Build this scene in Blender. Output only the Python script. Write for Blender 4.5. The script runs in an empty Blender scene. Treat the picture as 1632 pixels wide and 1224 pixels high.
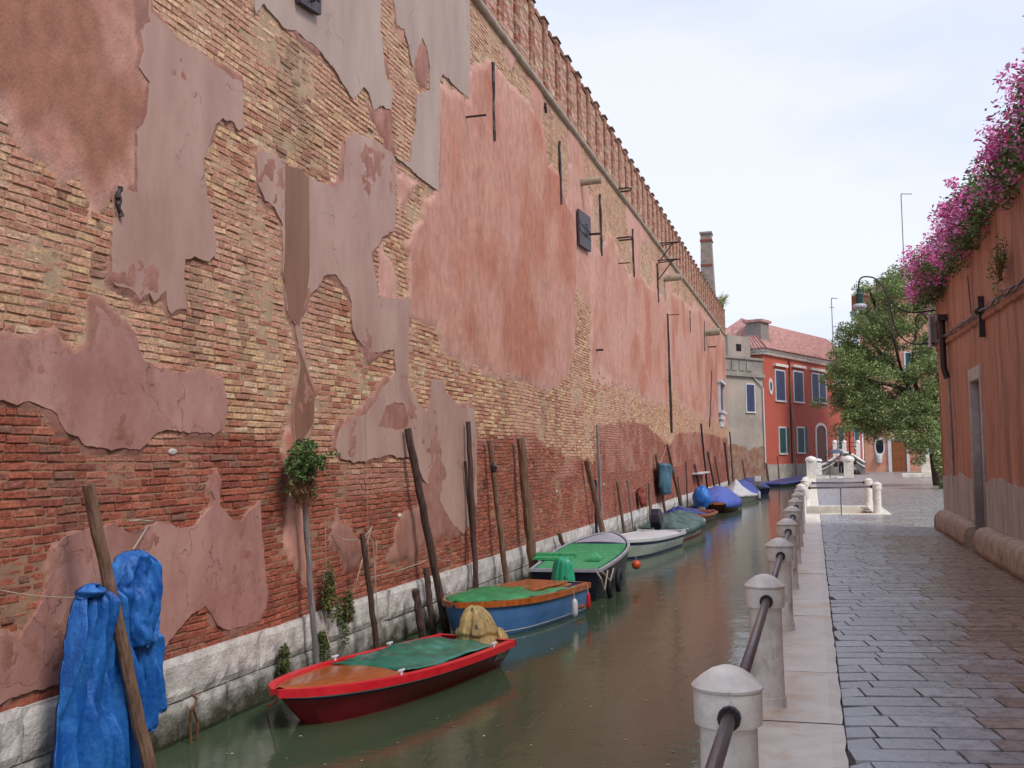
import bpy, math, random
import numpy as np
from mathutils import Vector, Matrix
random.seed(7)
rng = np.random.default_rng(11)
scene = bpy.context.scene
# ------------------------------------------------------------------ camera
F = 1650.0; VP = (1296.0, 723.0); ROLL = math.radians(2.0); EYE = Vector((0, 0, 1.65))
yc = Vector((VP[0]-816, -(VP[1]-612), -F)).normalized()
upv = Vector((-math.sin(ROLL), math.cos(ROLL), 0))
zc = (upv - yc*upv.dot(yc)).normalized()
xc = yc.cross(zc)
RC = Matrix((xc, yc, zc))            # rows: world axes in camera space
cam = bpy.data.cameras.new('camera'); camo = bpy.data.objects.new('camera', cam)
scene.collection.objects.link(camo)
camo.matrix_world = Matrix.Translation(EYE) @ RC.to_4x4()
cam.sensor_width = 36; cam.lens = F/1632*36; cam.clip_start = .05; cam.clip_end = 3000
scene.camera = camo
def ray(x, y): return RC @ Vector((x-816, -(y-612), -F))
def onX(x, y, X): d = ray(x, y); return EYE + d*((X-EYE.x)/d.x)
def onY(x, y, Y): d = ray(x, y); return EYE + d*((Y-EYE.y)/d.y)
def onZ(x, y, Z): d = ray(x, y); return EYE + d*((Z-EYE.z)/d.z)
def onP(x, y, P, N): d = ray(x, y); return EYE + d*((P-EYE).dot(N)/d.dot(N))
# ------------------------------------------------------------------ world and sun
w = bpy.data.worlds.new('World'); scene.world = w; w.use_nodes = True
nt = w.node_tree; nt.nodes.clear(); N = nt.nodes.new; L = nt.links.new
wo = N('ShaderNodeOutputWorld'); b1 = N('ShaderNodeBackground'); b2 = N('ShaderNodeBackground'); mx = N('ShaderNodeMixShader')
sky = N('ShaderNodeTexSky'); sky.sky_type = 'NISHITA'; sky.sun_disc = False
SUN_EL, SUN_AZ = math.radians(48), math.radians(118)     # azimuth clockwise from +Y
sky.sun_elevation = SUN_EL; sky.sun_rotation = SUN_AZ
b1.inputs['Strength'].default_value = .12; L(sky.outputs[0], b1.inputs[0])
tc = N('ShaderNodeTexCoord'); mp = N('ShaderNodeMapping'); mp.inputs['Scale'].default_value = (1, 1, 2.6)
nz = N('ShaderNodeTexNoise'); nz.inputs['Scale'].default_value = 1.7; nz.inputs['Detail'].default_value = 5; nz.inputs['Roughness'].default_value = .5
L(tc.outputs['Generated'], mp.inputs[0]); L(mp.outputs[0], nz.inputs['Vector'])
cr = N('ShaderNodeValToRGB'); cr.color_ramp.elements[0].position = .36; cr.color_ramp.elements[0].color = (.42, .49, .725, 1)
cr.color_ramp.elements[1].position = .62; cr.color_ramp.elements[1].color = (.635, .65, .72, 1)
L(nz.outputs[0], cr.inputs[0]); L(cr.outputs[0], b2.inputs[0]); b2.inputs['Strength'].default_value = .98
mx.inputs[0].default_value = .88; L(b1.outputs[0], mx.inputs[1]); L(b2.outputs[0], mx.inputs[2]); L(mx.outputs[0], wo.inputs[0])
sun = bpy.data.lights.new('sun', 'SUN'); sun.energy = 1.4; sun.angle = math.radians(16); sun.color = (1, .965, .92)
so = bpy.data.objects.new('sun', sun); scene.collection.objects.link(so)
sd = Vector((math.sin(SUN_AZ)*math.cos(SUN_EL), math.cos(SUN_AZ)*math.cos(SUN_EL), math.sin(SUN_EL)))
so.rotation_euler = (-sd).to_track_quat('-Z', 'Y').to_euler()
scene.view_settings.view_transform = 'Standard'; scene.view_settings.look = 'None'
scene.view_settings.exposure = 0.66; scene.view_settings.gamma = 1
# ------------------------------------------------------------------ numeric noise
def _h(i, j, s):
    v = np.sin(i*127.1 + j*311.7 + s*74.7)*43758.5453
    return v - np.floor(v)
def vn(x, y, s=0):
    x = np.asarray(x, float); y = np.asarray(y, float)
    i = np.floor(x); j = np.floor(y); f = x-i; g = y-j; f = f*f*(3-2*f); g = g*g*(3-2*g)
    return (_h(i, j, s)*(1-f)+_h(i+1, j, s)*f)*(1-g)+(_h(i, j+1, s)*(1-f)+_h(i+1, j+1, s)*f)*g
def fbm(x, y, s=0, o=4):
    r = 0; a = .5; t = 0
    for k in range(o):
        r = r + a*vn(np.asarray(x)*2**k, np.asarray(y)*2**k, s+k*13); t += a; a *= .5
    return r/t
def inpoly(px, py, poly):
    px = np.asarray(px, float); py = np.asarray(py, float)
    ins = np.zeros(px.shape, bool); n = len(poly)
    for k in range(n):
        x1, y1 = poly[k]; x2, y2 = poly[(k+1) % n]
        c = ((y1 > py) != (y2 > py))
        ins ^= c & (px < (x2-x1)*(py-y1)/((y2-y1) if y2 != y1 else 1e-9)+x1)
    return ins
def sdist(px, py, poly):
    d = np.full(np.shape(px), 1e9); n = len(poly)
    for k in range(n):
        x1, y1 = poly[k]; x2, y2 = poly[(k+1) % n]
        ex, ey = x2-x1, y2-y1; l = ex*ex+ey*ey+1e-12
        t = np.clip(((px-x1)*ex+(py-y1)*ey)/l, 0, 1)
        d = np.minimum(d, np.hypot(px-x1-t*ex, py-y1-t*ey))
    return np.where(inpoly(px, py, poly), d, -d)     # positive inside
def lin(r, g, b, k=1.0):
    f = lambda c: ((c/255+.055)/1.055)**2.4 if c > 10 else c/255/12.92
    return (f(r)*k, f(g)*k, f(b)*k)
# ------------------------------------------------------------------ materials
def mat(name, c1, c2=None, rough=.7, nscale=6, stretch=(1, 1, 1), bump=.2, bscale=None, attr=False, metal=0, amp=None, rough2=None, spec=.5, zdark=None, coat=0, detail=6, contrast=(.35, .65), cracks=None, dirt=None):
    m = bpy.data.materials.new(name); m.use_nodes = True; t = m.node_tree; t.nodes.clear()
    n = t.nodes.new; l = t.links.new
    o = n('ShaderNodeOutputMaterial'); p = n('ShaderNodeBsdfPrincipled'); l(p.outputs[0], o.inputs[0])
    co = n('ShaderNodeTexCoord'); ma = n('ShaderNodeMapping'); ma.inputs['Scale'].default_value = stretch
    l(co.outputs['Object'], ma.inputs[0])
    no = n('ShaderNodeTexNoise'); no.inputs['Scale'].default_value = nscale; no.inputs['Detail'].default_value = detail; no.inputs['Roughness'].default_value = .62
    l(ma.outputs[0], no.inputs['Vector'])
    r = n('ShaderNodeMapRange'); r.inputs[1].default_value = contrast[0]; r.inputs[2].default_value = contrast[1]; l(no.outputs[0], r.inputs[0])
    mix = n('ShaderNodeMix'); mix.data_type = 'RGBA'; l(r.outputs[0], mix.inputs[0])
    if attr:
        at = n('ShaderNodeAttribute'); at.attribute_name = 'Col'
        a = amp or .25
        mu = n('ShaderNodeMix'); mu.data_type = 'RGBA'; mu.blend_type = 'MULTIPLY'; mu.inputs[0].default_value = 1
        mix.inputs[6].default_value = (1-a, 1-a, 1-a, 1); mix.inputs[7].default_value = (1+a*.7, 1+a*.7, 1+a*.7, 1)
        l(at.outputs[0], mu.inputs[6]); l(mix.outputs[2], mu.inputs[7]); col = mu.outputs[2]
    else:
        mix.inputs[6].default_value = (*c1, 1); mix.inputs[7].default_value = (*(c2 or c1), 1); col = mix.outputs[2]
    if dirt:      # (colour, scale, threshold, stretch) : separate shaped stains
        n2 = n('ShaderNodeTexNoise'); n2.inputs['Scale'].default_value = dirt[1]; n2.inputs['Detail'].default_value = 8; n2.inputs['Roughness'].default_value = .7
        m2 = n('ShaderNodeMapping'); m2.inputs['Scale'].default_value = dirt[3]; m2.inputs['Location'].default_value = (3, 7, 1)
        l(co.outputs['Object'], m2.inputs[0]); l(m2.outputs[0], n2.inputs['Vector'])
        r2 = n('ShaderNodeMapRange'); r2.inputs[1].default_value = dirt[2]; r2.inputs[2].default_value = dirt[2]+.14; r2.inputs[4].default_value = .8; l(n2.outputs[0], r2.inputs[0])
        m3 = n('ShaderNodeMix'); m3.data_type = 'RGBA'; l(r2.outputs[0], m3.inputs[0]); l(col, m3.inputs[6]); m3.inputs[7].default_value = (*dirt[0], 1); col = m3.outputs[2]
    if cracks:    # (scale, width, colour) : fine crack lines
        nw = n('ShaderNodeTexNoise'); nw.inputs['Scale'].default_value = 2.5; nw.inputs['Detail'].default_value = 6; l(co.outputs['Object'], nw.inputs['Vector'])
        vm = n('ShaderNodeVectorMath'); vm.operation = 'MULTIPLY_ADD'; l(nw.outputs['Color'], vm.inputs[0]); vm.inputs[1].default_value = (.9, .9, .9); l(co.outputs['Object'], vm.inputs[2])
        vr = n('ShaderNodeTexVoronoi'); vr.feature = 'DISTANCE_TO_EDGE'; vr.inputs['Scale'].default_value = cracks[0]; l(vm.outputs[0], vr.inputs['Vector'])
        ra = n('ShaderNodeMapRange'); ra.inputs[1].default_value = 0; ra.inputs[2].default_value = cracks[1]; ra.inputs[3].default_value = 1; ra.inputs[4].default_value = 0; l(vr.outputs['Distance'], ra.inputs[0])
        nm = n('ShaderNodeTexNoise'); nm.inputs['Scale'].default_value = 1.1; l(co.outputs['Object'], nm.inputs['Vector'])
        rb = n('ShaderNodeMapRange'); rb.inputs[1].default_value = .50; rb.inputs[2].default_value = .58; rb.inputs[4].default_value = .75; l(nm.outputs[0], rb.inputs[0])
        mm = n('ShaderNodeMath'); mm.operation = 'MULTIPLY'; l(ra.outputs[0], mm.inputs[0]); l(rb.outputs[0], mm.inputs[1])
        mc = n('ShaderNodeMix'); mc.data_type = 'RGBA'; l(mm.outputs[0], mc.inputs[0]); l(col, mc.inputs[6]); mc.inputs[7].default_value = (*cracks[2], 1); col = mc.outputs[2]
    if zdark:     # (world z low, z high, colour) : algae line
        g = n('ShaderNodeNewGeometry'); s = n('ShaderNodeSeparateXYZ'); l(g.outputs['Position'], s.inputs[0])
        ad = n('ShaderNodeMath'); ad.operation = 'MULTIPLY_ADD'; l(no.outputs[0], ad.inputs[0]); ad.inputs[1].default_value = zdark[3] if len(zdark) > 3 else .35; l(s.outputs[2], ad.inputs[2])
        r3 = n('ShaderNodeMapRange'); l(ad.outputs[0], r3.inputs[0]); r3.inputs[1].default_value = zdark[0]; r3.inputs[2].default_value = zdark[1]; r3.inputs[3].default_value = 1; r3.inputs[4].default_value = 0
        m4 = n('ShaderNodeMix'); m4.data_type = 'RGBA'; l(r3.outputs[0], m4.inputs[0]); l(col, m4.inputs[6]); m4.inputs[7].default_value = (*zdark[2], 1); col = m4.outputs[2]
    l(col, p.inputs['Base Color']); p.inputs['Metallic'].default_value = metal
    p.inputs['Specular IOR Level'].default_value = spec; p.inputs['Coat Weight'].default_value = coat; p.inputs['Coat Roughness'].default_value = .12
    if rough2 is not None:
        r4 = n('ShaderNodeMapRange'); l(no.outputs[0], r4.inputs[0]); r4.inputs[1].default_value = .35; r4.inputs[2].default_value = .65
        r4.inputs[3].default_value = rough; r4.inputs[4].default_value = rough2; l(r4.outputs[0], p.inputs['Roughness'])
    else: p.inputs['Roughness'].default_value = rough
    if bump:
        nb = n('ShaderNodeTexNoise'); nb.inputs['Scale'].default_value = bscale or nscale*4; nb.inputs['Detail'].default_value = 6; nb.inputs['Roughness'].default_value = .65
        l(ma.outputs[0], nb.inputs['Vector']); bu = n('ShaderNodeBump'); bu.inputs['Strength'].default_value = bump; bu.inputs['Distance'].default_value = .02
        l(nb.outputs[0], bu.inputs['Height']); l(bu.outputs[0], p.inputs['Normal'])
    return m
M = {}
M['brick'] = mat('brick', None, attr=True, nscale=26, amp=.34, bump=.8, bscale=50, rough=.85, spec=.3)
M['render'] = mat('render', None, attr=True, nscale=7, amp=.16, bump=.6, bscale=45, rough=.85, spec=.3, stretch=(1, 1, .6), dirt=(lin(212, 170, 156), 20, .68, (1, 1, .6)))
M['mauve'] = mat('mauve plaster', lin(146, 100, 90, 1.18), lin(172, 130, 118, 1.18), rough=.62, nscale=2.0, stretch=(1, 1, .7), bump=.3, bscale=18, dirt=(lin(130, 90, 78), 4.0, .57, (1, 1, .8)), cracks=(1.3, .012, lin(70, 44, 38)))
M['pinkgrey'] = mat('pinkish grey plaster', lin(152, 116, 102, 1.18), lin(172, 140, 124, 1.18), rough=.62, nscale=1.4, stretch=(1, 1.2, .5), bump=.25, bscale=18, dirt=(lin(150, 112, 96), 2.6, .645, (1, 1.3, .5)), cracks=(1.0, .010, lin(80, 54, 46)))
M['grey'] = mat('grey plaster', lin(156, 132, 118, 1.12), lin(172, 150, 134, 1.12), rough=.62, nscale=1.2, stretch=(1, 1.4, .4), bump=.2, bscale=18, cracks=(.8, .008, lin(100, 80, 70)))
M['brownstain'] = mat('brown stained plaster', lin(118, 78, 56, 1.1), lin(140, 100, 74, 1.1), rough=.6, nscale=1.2, stretch=(1, 2, .4), bump=.15)
M['stone'] = mat('istrian stone', lin(182, 174, 166), lin(214, 207, 198, 1.1), rough=.75, nscale=5, bump=.9, bscale=28, dirt=(lin(140, 124, 110), 2.4, .6, (1, 1, .5)), zdark=(-.36, .06, lin(58, 60, 40), .5))
M['curb'] = mat('curb stone', lin(206, 198, 180, 1.05), lin(228, 222, 206, 1.1), rough=.34, rough2=.6, nscale=3.5, bump=.15, bscale=40, dirt=(lin(212, 176, 130), 2.0, .52, (1, 1, 1)), zdark=(-.75, -.3, lin(80, 75, 58)))
M['bollard'] = mat('bollard stone', lin(204, 196, 184), lin(234, 227, 214, 1.1), rough=.45, nscale=5, bump=.3, bscale=50, dirt=(lin(136, 118, 98), 7, .57, (1, 1, .4)))
M['pave'] = mat('trachyte paving', None, attr=True, nscale=9, amp=.24, rough=.2, rough2=.42, bump=.3, bscale=11, spec=.5)
M['joint'] = mat('paving joint', lin(70, 56, 46), lin(86, 70, 58), rough=.8, nscale=10, bump=.2)
M['iron'] = mat('dark iron', lin(42, 36, 38), lin(66, 54, 52), rough=.45, nscale=20, bump=.3, metal=.3)
M['railpaint'] = mat('painted rail', lin(74, 58, 62), lin(98, 80, 80), rough=.35, nscale=14, bump=.2, dirt=(lin(92, 56, 40), 8, .6, (1, 1, 1)))
M['wood_dark'] = mat('dark wet wood', lin(62, 45, 40), lin(98, 72, 62), rough=.7, nscale=5, stretch=(5, 5, .8), bump=.9, bscale=18, zdark=(-.6, -.35, lin(30, 32, 24), .2))
M['wood_mid'] = mat('weathered wood', lin(104, 74, 56), lin(140, 108, 86), rough=.75, nscale=5, stretch=(5, 5, .8), bump=.8, bscale=18, zdark=(-.6, -.35, lin(34, 34, 26), .2))
M['wood_grey'] = mat('grey weathered pole', lin(108, 102, 100), lin(146, 140, 138), rough=.7, nscale=5, stretch=(5, 5, .8), bump=.5, bscale=18)
M['varnish'] = mat('varnished wood', lin(150, 72, 26), lin(188, 104, 50), rough=.25, nscale=5, stretch=(1, 9, 1), bump=.1, coat=.5)
M['white'] = mat('white painted', lin(196, 196, 196), lin(212, 212, 210), rough=.4, nscale=4, bump=.05)
M['redpaint'] = mat('red hull', lin(122, 18, 32), lin(140, 28, 42), rough=.3, rough2=.5, nscale=6, bump=.06, dirt=(lin(92, 22, 28), 5, .6, (1, 1, 2)))
M['redbright'] = mat('bright red gunwale', lin(200, 22, 38), lin(216, 40, 52), rough=.3, rough2=.5, nscale=8, bump=.08, dirt=(lin(150, 30, 36), 9, .62, (1, 1, 1)))
M['bluepaint'] = mat('blue hull', lin(66, 112, 170), lin(84, 130, 186), rough=.35, nscale=3, bump=.06, dirt=(lin(84, 116, 150), 6, .55, (.6, 1, 2)))
M['navy'] = mat('navy', lin(28, 30, 70), lin(40, 42, 92), rough=.45, nscale=4, bump=.2)
M['blackhull'] = mat('black hull', lin(22, 22, 34), lin(34, 34, 48), rough=.4, nscale=4, bump=.1)
M['whitehull'] = mat('off white hull', lin(158, 168, 156), lin(182, 190, 176), rough=.3, nscale=3, bump=.04, dirt=(lin(130, 132, 112), 5, .58, (.5, 1, 3)))
M['creamhull'] = mat('cream hull', lin(176, 172, 160), lin(198, 194, 184), rough=.3, nscale=3, bump=.04)
M['greydeck'] = mat('grey deck', lin(150, 150, 160), lin(172, 172, 180), rough=.5, nscale=5, bump=.1)
M['greenplank'] = mat('green planks', lin(46, 138, 84), lin(72, 166, 108), rough=.5, nscale=4, stretch=(1, 6, 1), bump=.2)
M['greencloth'] = mat('green tarp', lin(34, 112, 62), lin(50, 140, 80), rough=.45, nscale=5, bump=.3)
M['tealcloth'] = mat('teal tarp', lin(20, 92, 74), lin(44, 124, 104), rough=.24, nscale=4, bump=.3, bscale=12)
M['mint'] = mat('mint tarp', lin(28, 146, 104), lin(50, 172, 130), rough=.4, nscale=4, bump=.2)
M['darkgreencloth'] = mat('dark green tarp', lin(50, 70, 66), lin(80, 102, 92), rough=.6, nscale=5, bump=.4)
M['bluetarp'] = mat('blue tarp', lin(24, 88, 166), lin(54, 128, 204), rough=.3, rough2=.45, nscale=6, bump=.8, bscale=22, stretch=(1, 1, .6), contrast=(.4, .7))
M['blueboat'] = mat('royal blue cover', lin(58, 76, 150), lin(80, 98, 172), rough=.6, nscale=4, bump=.2)
M['navycloth'] = mat('navy cover', lin(30, 34, 92), lin(48, 54, 120), rough=.6, nscale=5, bump=.3)
M['tan'] = mat('tan tarp', lin(136, 112, 66), lin(190, 166, 108), rough=.7, nscale=9, bump=.6, bscale=20, dirt=(lin(52, 44, 38), 7, .56, (1, 1, 5)))
M['whitecloth'] = mat('pale tarp', lin(170, 168, 168), lin(196, 194, 192), rough=.7, nscale=4, bump=.3)
M['bagcloth'] = mat('blue green sacking', lin(44, 76, 92), lin(74, 112, 124), rough=.6, nscale=7, bump=.4, stretch=(1, 1, .4))
M['tancloth'] = mat('tan striped cloth', None, attr=True, nscale=9, amp=.3, rough=.7, bump=.5, bscale=22)
M['rope'] = mat('rope', lin(150, 134, 116), lin(184, 170, 150), rough=.9, nscale=30, bump=.3)
M['wire'] = mat('wire', lin(64, 56, 54), rough=.8, bump=0)
M['rubber'] = mat('rubber', lin(20, 20, 22), lin(34, 34, 36), rough=.7, bump=.1)
M['motor'] = mat('outboard shell', lin(28, 26, 36), lin(44, 42, 54), rough=.4, bump=.05)
M['orange'] = mat('orange float', lin(196, 66, 34), lin(214, 88, 50), rough=.4, bump=.1)
M['leaf'] = mat('leaf', None, attr=True, nscale=3, amp=.2, bump=0, rough=.5, spec=.3)
M['bark'] = mat('bark', lin(56, 46, 38), lin(84, 70, 58), rough=.9, nscale=8, bump=.6)
M['oldroot'] = mat('dry roots', lin(96, 64, 40), lin(128, 90, 60), rough=.9, bump=.4)
# ------------------------------------------------------------------ mesh builder
def link(o, parent=None):
    scene.collection.objects.link(o)
    if parent is not None: o.parent = parent
    return o
def empty(name, loc=(0, 0, 0), rz=0):
    o = bpy.data.objects.new(name, None); o.location = loc; o.rotation_euler.z = rz; o.empty_display_size = .2
    return link(o)
def tag(o, label=None, cat=None, group=None, kind=None):
    for k, v in (('label', label), ('category', cat), ('group', group), ('kind', kind)):
        if v: o[k] = v
    return o
class MB:
    def __init__(s): s.v = []; s.f = []; s.c = []; s.cc = (1, 1, 1)
    def add(s, vs, fs):
        o = len(s.v); s.v.extend([tuple(p) for p in vs]); s.c.extend([s.cc]*len(vs)); s.f.extend([tuple(i+o for i in f) for f in fs]); return s
    def box(s, a, b, ch=0):
        x0, y0, z0 = a; x1, y1, z1 = b
        if ch <= 0:
            return s.add([(x0,y0,z0),(x1,y0,z0),(x1,y1,z0),(x0,y1,z0),(x0,y0,z1),(x1,y0,z1),(x1,y1,z1),(x0,y1,z1)],
                  [(3,2,1,0),(4,5,6,7),(0,1,5,4),(1,2,6,5),(2,3,7,6),(3,0,4,7)])
        vs = []; 
        for (z, c) in ((z0, ch), (z0+ch, 0), (z1-ch, 0), (z1, ch)):
            for (px, py, dx, dy) in ((x0,y0,1,1),(x1,y0,-1,1),(x1,y1,-1,-1),(x0,y1,1,-1)):
                vs.append((px+dx*c, py+dy*c, z))
        fs = [(3,2,1,0),(12,13,14,15)]
        for k in range(3):
            for i in range(4): fs.append((k*4+i, k*4+(i+1) % 4, k*4+4+(i+1) % 4, k*4+4+i))
        return s.add(vs, fs)
    def hexa(s, p): return s.add(p, [(3,2,1,0),(4,5,6,7),(0,1,5,4),(1,2,6,5),(2,3,7,6),(3,0,4,7)])
    def tube(s, pts, r, n=8, cap=True, jit=0):
        pts = [Vector(p) for p in pts]; rs = r if isinstance(r, (list, tuple)) else [r]*len(pts)
        o = len(s.v); vs = []; up = None
        for i, p in enumerate(pts):
            d = (pts[min(i+1, len(pts)-1)]-pts[max(i-1, 0)]).normalized()
            if up is None: up = Vector((0, 0, 1)) if abs(d.z) < .9 else Vector((1, 0, 0))
            a = d.cross(up).normalized(); b = a.cross(d).normalized(); up = b
            for k in range(n):
                t = 2*math.pi*k/n; rr = rs[i]*(1+jit*(random.random()-.5))
                vs.append(p+a*math.cos(t)*rr+b*math.sin(t)*rr)
        fs = [(i*n+k, i*n+(k+1) % n, (i+1)*n+(k+1) % n, (i+1)*n+k) for i in range(len(pts)-1) for k in range(n)]
        if cap: fs += [tuple(range(n-1, -1, -1)), tuple((len(pts)-1)*n+k for k in range(n))]
        return s.add(vs, fs)
    def lathe(s, prof, c=(0, 0, 0), n=20, sx=1, sy=1):
        vs = [(c[0]+r*math.cos(2*math.pi*k/n)*sx, c[1]+r*math.sin(2*math.pi*k/n)*sy, c[2]+z) for r, z in prof for k in range(n)]
        fs = [(i*n+k, i*n+(k+1) % n, (i+1)*n+(k+1) % n, (i+1)*n+k) for i in range(len(prof)-1) for k in range(n)]
        fs += [tuple(range(n-1, -1, -1)), tuple((len(prof)-1)*n+k for k in range(n))]
        return s.add(vs, fs)
    def ball(s, c, r, sx=1, sy=1, sz=1, n=12, m=8):
        prof = [(max(r*math.sin(math.pi*i/m), 1e-4), -r*math.cos(math.pi*i/m)*sz) for i in range(m+1)]
        return s.lathe(prof, c, n, sx, sy)
    def grid(s, fn, nu, nv, thick=0):
        g = [[fn(i/nu, j/nv) for j in range(nv+1)] for i in range(nu+1)]
        vs = [p for r in g for p in r]; W = nv+1
        return s.add(vs, [(i*W+j, (i+1)*W+j, (i+1)*W+j+1, i*W+j+1) for i in range(nu) for j in range(nv)])
    def poly(s, pts, off):   # polygon with holes not supported; off = extrusion vector
        n = len(pts); off = Vector(off); q = [Vector(p) for p in pts]; r = [p+off for p in q]
        return s.add(q+r, [tuple(range(n-1, -1, -1)), tuple(range(n, 2*n))]+[(i, (i+1) % n, n+(i+1) % n, n+i) for i in range(n)])
    def build(s, name, m, parent=None, smooth=False, col=False, solid=0, sub=0, bevel=0):
        me = bpy.data.meshes.new(name); me.from_pydata(s.v, [], s.f)
        if col:
            a = me.color_attributes.new('Col', 'FLOAT_COLOR', 'POINT')
            arr = np.ones((len(s.v), 4), np.float32); arr[:, :3] = np.array(s.c, np.float32); a.data.foreach_set('color', arr.ravel())
        me.materials.append(m if not isinstance(m, str) else M[m]); me.update()
        if smooth: me.polygons.foreach_set('use_smooth', [True]*len(me.polygons))
        o = bpy.data.objects.new(name, me)
        if solid: q = o.modifiers.new('solid', 'SOLIDIFY'); q.thickness = solid; q.offset = 0
        if bevel: q = o.modifiers.new('bevel', 'BEVEL'); q.width = bevel; q.segments = 2; q.limit_method = 'ANGLE'
        if sub: q = o.modifiers.new('sub', 'SUBSURF'); q.levels = sub; q.render_levels = sub
        return link(o, parent)
def npmesh(name, v, f, c, m, parent=None, smooth=False):
    me = bpy.data.meshes.new(name); v = np.asarray(v, np.float32); f = np.asarray(f, np.int32)
    me.vertices.add(len(v)); me.vertices.foreach_set('co', v.ravel())
    me.loops.add(f.size); me.loops.foreach_set('vertex_index', f.ravel())
    me.polygons.add(len(f)); me.polygons.foreach_set('loop_start', np.arange(len(f), dtype=np.int32)*f.shape[1])
    me.update(calc_edges=True); me.validate()
    if c is not None:
        a = me.color_attributes.new('Col', 'FLOAT_COLOR', 'POINT'); arr = np.ones((len(v), 4), np.float32); arr[:, :3] = c; a.data.foreach_set('color', arr.ravel())
    me.polygons.foreach_set('use_smooth', np.full(len(f), bool(smooth)))
    me.materials.append(M[m]); return link(bpy.data.objects.new(name, me), parent)
# ================================================================== THE GREAT BRICK WALL
WX = -5.2; WY0, WY1 = 2.0, 67.2; ZT = 9.28
def W2(x, y): p = onX(x, y, WX); return (p.y, p.z)
def WP(s): return [W2(*q) for q in s]
wall = tag(empty('brick_wall', (WX, 30, 0)), 'very long high brick wall with peeling pink plaster rising along the canal', 'wall')
wall.location = (0, 0, 0)
YELLOW_BOUND = WP([(-400, 640), (0, 640), (131, 712), (235, 707), (337, 692), (400, 690), (430, 705), (470, 740), (540, 735), (660, 735), (757, 697), (850, 690), (870, 712), (915, 735), (948, 730), (955, 680), (1000, 670), (1030, 678), (1050, 695), (1064, 715), (1078, 692), (1110, 688), (1165, 700)])
yb = np.array(YELLOW_BOUND)
R1 = WP([(-500, -400), (222, -300), (217, 33), (225, 82), (219, 108), (235, 131), (229, 183), (214, 209), (214, 306), (183, 297), (154, 322), (120, 290), (90, 262), (49, 232), (0, 200), (-500, 80)])
R2 = WP([(748, 98), (782, 98), (808, 131), (841, 163), (867, 209), (874, 261), (890, 278), (903, 326), (913, 342), (918, 420), (916, 535), (910, 588), (897, 600), (894, 612), (871, 616), (838, 612), (805, 604), (772, 590), (746, 578), (727, 560), (705, 552), (700, 514), (684, 531), (661, 501), (648, 495), (640, 380), (627, 265), (690, 310), (697, 131), (745, 157)])
R3 = WP([(945, 400), (969, 371), (1001, 431), (1028, 447), (1050, 470), (1063, 483), (1064, 640), (1054, 640), (1021, 632), (1008, 618), (975, 596), (943, 584), (939, 561), (946, 470)])
R4 = WP([(1067, 470), (1080, 476), (1099, 490), (1122, 503), (1157, 545), (1160, 676), (1116, 663), (1086, 646), (1070, 612)])
R5 = WP([(661, 720), (757, 690), (757, 800), (746, 842), (735, 854), (702, 866), (690, 880), (655, 898), (600, 910), (640, 850), (650, 830), (672, 800), (670, 780)])
R6 = WP([(536, 800), (545, 838), (570, 858), (578, 880), (572, 905), (545, 900), (530, 860)])
R7 = WP([(455, 690), (482, 690), (484, 880), (494, 930), (470, 905), (455, 860)])
HOLES = [WP([(655, 300), (668, 293), (673, 315), (670, 345), (654, 370), (645, 400), (600, 402), (610, 376), (635, 360), (640, 330)]), WP([(592, 385), (622, 380), (651, 400), (652, 470), (600, 472), (594, 440)])]
DARK = WP([(440, 60), (480, 60), (490, 180), (500, 270), (440, 270), (455, 180)])
PINKH = [WP([(585, 168), (600, 180), (622, 178), (628, 240), (612, 236), (595, 200)]), WP([(655, 105), (671, 60), (679, 80), (684, 120), (680, 146), (668, 140)]), WP([(612, 80), (622, 110), (618, 130), (606, 90)])]
def _pa(*a, **k): return (a, k)
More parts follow.
